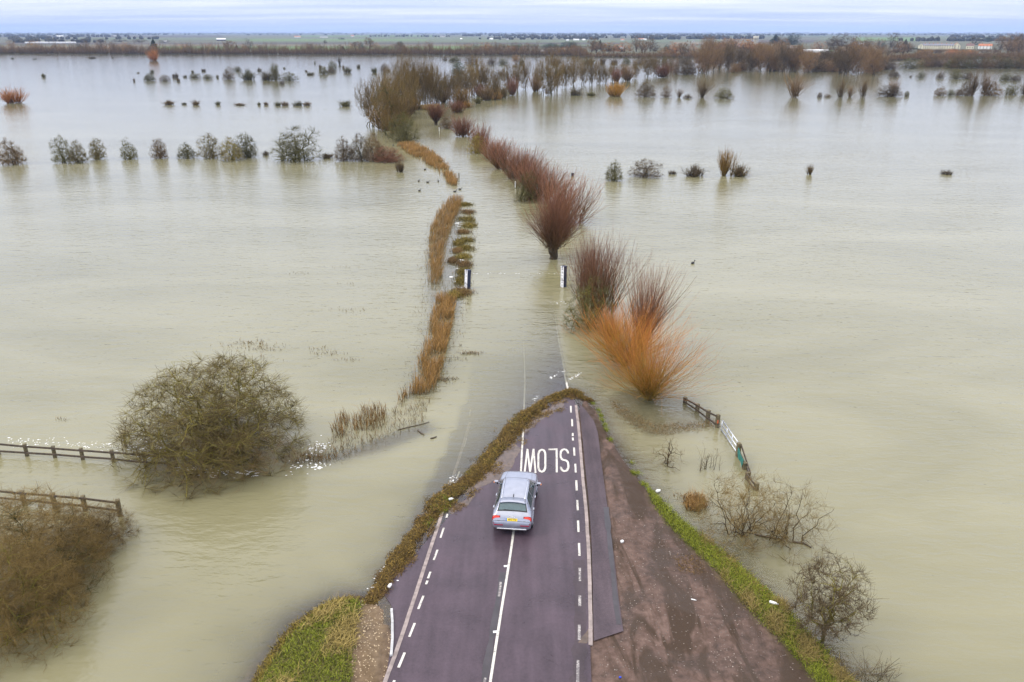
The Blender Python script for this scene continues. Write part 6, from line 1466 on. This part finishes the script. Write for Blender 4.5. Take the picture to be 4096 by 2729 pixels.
        # lower red reflector strips and dark sill cladding
        patch("reflector_strip", 0.012, 0.03, 3.6, 4.6, dred, 0.006, s, 3, 8)
        bm = bmesh.new(); bm_box(bm, (s * 0.62, -0.006, 0.625), (0.42, 0.02, 0.045), 0, 0.006); link("reflector_strip", bm_mesh("reflector_strip", bm), dred, o)
        patch("sill_trim", 0.5, 4.2, 1.2, 2.0, trim, 0.004, s, 12, 4)
        for yw in (0.93, 3.75):
            bm = bmesh.new()
            prof = [(0.37, -0.02), (0.37, 0.02), (0.355, 0.10), (0.30, 0.115), (0.26, 0.10)]
            n = 28; rings = []
            W_ = 0.235
            pr2 = [(0.25, -W_ / 2), (0.33, -W_ / 2), (0.36, -W_ / 2 + .03), (0.365, 0), (0.36, W_ / 2 - .03), (0.33, W_ / 2), (0.25, W_ / 2)]
            for kk in range(n):
                a = 2 * math.pi * kk / n
                rings.append([bm.verts.new((s * 0.842 + x, yw + r * math.cos(a), 0.365 + r * math.sin(a))) for r, x in pr2])
            for kk in range(n):
                r0, r1 = rings[kk], rings[(kk + 1) % n]
                for q in range(len(pr2)): bm.faces.new((r0[q], r0[(q + 1) % len(pr2)], r1[(q + 1) % len(pr2)], r1[q]))
            wh = link("wheel", bm_mesh("wheel", bm, True), tyre, o)
            bm = bmesh.new()
            bm_tube(bm, [(s * 0.90, yw, 0.365), (s * 0.93, yw, 0.365)], [0.07, 0.055], 16)
            for kk in range(5):
                a = kk * 2 * math.pi / 5
                bm_beam(bm, (s * 0.93, yw, 0.365), (s * 0.945, yw + 0.24 * math.cos(a), 0.365 + 0.24 * math.sin(a)), 0.03, 0.075)
            link("rim", bm_mesh("rim", bm), alloy, wh)
            # wheel arch lip
            bm = bmesh.new()
            pts = [(s * 0.945, yw + 0.43 * math.cos(a), 0.36 + 0.43 * math.sin(a)) for a in np.linspace(0.05, math.pi - 0.05, 15)]
            bm_tube(bm, pts, [0.028] * 15, 6); link("wheel_arch", bm_mesh("wheel_arch", bm, True), paint, o)
    # spoiler, fin, wiper
    bm = bmesh.new()
    rowz = []
    for x in np.linspace(-0.62, 0.62, 13):
        zt = 1.60 - 0.075 * (abs(x) / 0.62) ** 2.2
        rowz.append([bm.verts.new((x, y, z)) for y, z in ((0.84, zt + 0.035), (0.55, zt - 0.005), (0.50, zt - 0.03), (0.55, zt - 0.055), (0.70, zt - 0.05))])
    for r0, r1 in zip(rowz, rowz[1:]):
        for q in range(5): bm.faces.new((r0[q], r0[(q + 1) % 5], r1[(q + 1) % 5], r1[q]))
    bm.faces.new(rowz[0]); bm.faces.new(rowz[-1][::-1])
    link("spoiler", bm_mesh("spoiler", bm, True), paint, o)
    bm = bmesh.new(); bm_tube(bm, [(0, 0.92, 1.60), (0, 0.93, 1.66), (0, 1.00, 1.665), (0, 1.16, 1.635)], [0.025, 0.018, 0.022, 0.006], 8); link("roof_antenna", bm_mesh("roof_antenna", bm, True), trim, o)
    bm = bmesh.new(); bm_tube(bm, [(0.02, 0.33, 1.21), (-0.2, 0.36, 1.235), (-0.4, 0.37, 1.24)], [0.016, 0.01, 0.008], 6); link("rear_wiper", bm_mesh("rear_wiper", bm, True), trim, o)
    # roof seam and bonnet creases
    patch("sunroof_seam", 0.86, 0.872, 6.4, 8, trim, 0.002, 0, 2, 12)
    for s in (1, -1): patch("bonnet_line", 3.42, 4.4, 6.2, 6.24, trim, 0.002, s, 10, 2)
    # bumper details
    bm = bmesh.new(); bm_box(bm, (0, 0.03, 0.415), (1.40, 0.10, 0.07), 0, 0.02); link("skid_trim", bm_mesh("skid_trim", bm, True), chrome, o)
    bm = bmesh.new(); bm_box(bm, (0, 0.14, 0.335), (1.45, 0.18, 0.08), 0, 0.02); link("rear_diffuser", bm_mesh("rear_diffuser", bm, True), trim, o)
    patch("tailgate_seam", 0.052, 0.060, 5.0, 8, trim, 0.002, 0, 2, 20)
    # number plate, badges
    M = Matrix.Translation((0, 0.075, 0.885)) @ Matrix.Rotation(rad(62), 4, "X")
    bm = bmesh.new(); bm_box(bm, (0, 0, 0), (0.54, 0.125, 0.014), 0, 0.003); me = bm_mesh("number_plate", bm); me.transform(M); pl = link("number_plate", me, yellow, o)
    bm = bmesh.new(); bm_box(bm, (-0.247, 0, 0.006), (0.05, 0.122, 0.008)); me = bm_mesh("plate_band", bm); me.transform(M); link("plate_band", me, blue, pl)
    me = text_mesh("AF17 TTZ", 0.112, 0.002, bold=0.003); me.transform(M @ Matrix.Translation((0.028, 0.002, 0.010)) @ Matrix.Diagonal((0.82, 1, 1, 1))); link("plate_lettering", me, trim, pl)
    bm = bmesh.new()
    for kk in range(4):
        cx = -0.093 + kk * 0.062
        pts = [(cx + 0.042 * math.cos(a), 0.042 * math.sin(a), 0.012) for a in np.linspace(0, 2 * math.pi, 17)]
        bm_tube(bm, pts, [0.007] * 17, 5)
    me = bm_mesh("ring_badge", bm, True); me.transform(Matrix.Translation((0, 0.128, 1.005)) @ Matrix.Rotation(rad(58), 4, "X")); link("ring_badge", me, chrome, o)
    for x in (-0.62, 0.60):
        bm = bmesh.new(); bm_box(bm, (x, 0.062, 0.835), (0.13, 0.014, 0.022), 0, 0.003); link("tailgate_badge", bm_mesh("tailgate_badge", bm), chrome, o)
build_car()

# ------------------------------------------------------------------ damp air
bm = bmesh.new(); bm_box(bm, (0, 8000, 68), (36000, 28000, 144))
m = bpy.data.materials.new("damp_air"); m.use_nodes = True; t = m.node_tree; t.nodes.clear()
pv = N(t, "ShaderNodeVolumePrincipled"); pv.inputs["Color"].default_value = (0.48, 0.64, 1.0, 1); pv.inputs["Density"].default_value = 0.00008; pv.inputs["Anisotropy"].default_value = 0.0
t.links.new(pv.outputs[0], N(t, "ShaderNodeOutputMaterial").inputs["Volume"])
link("haze", bm_mesh("haze", bm), m, kind="stuff")
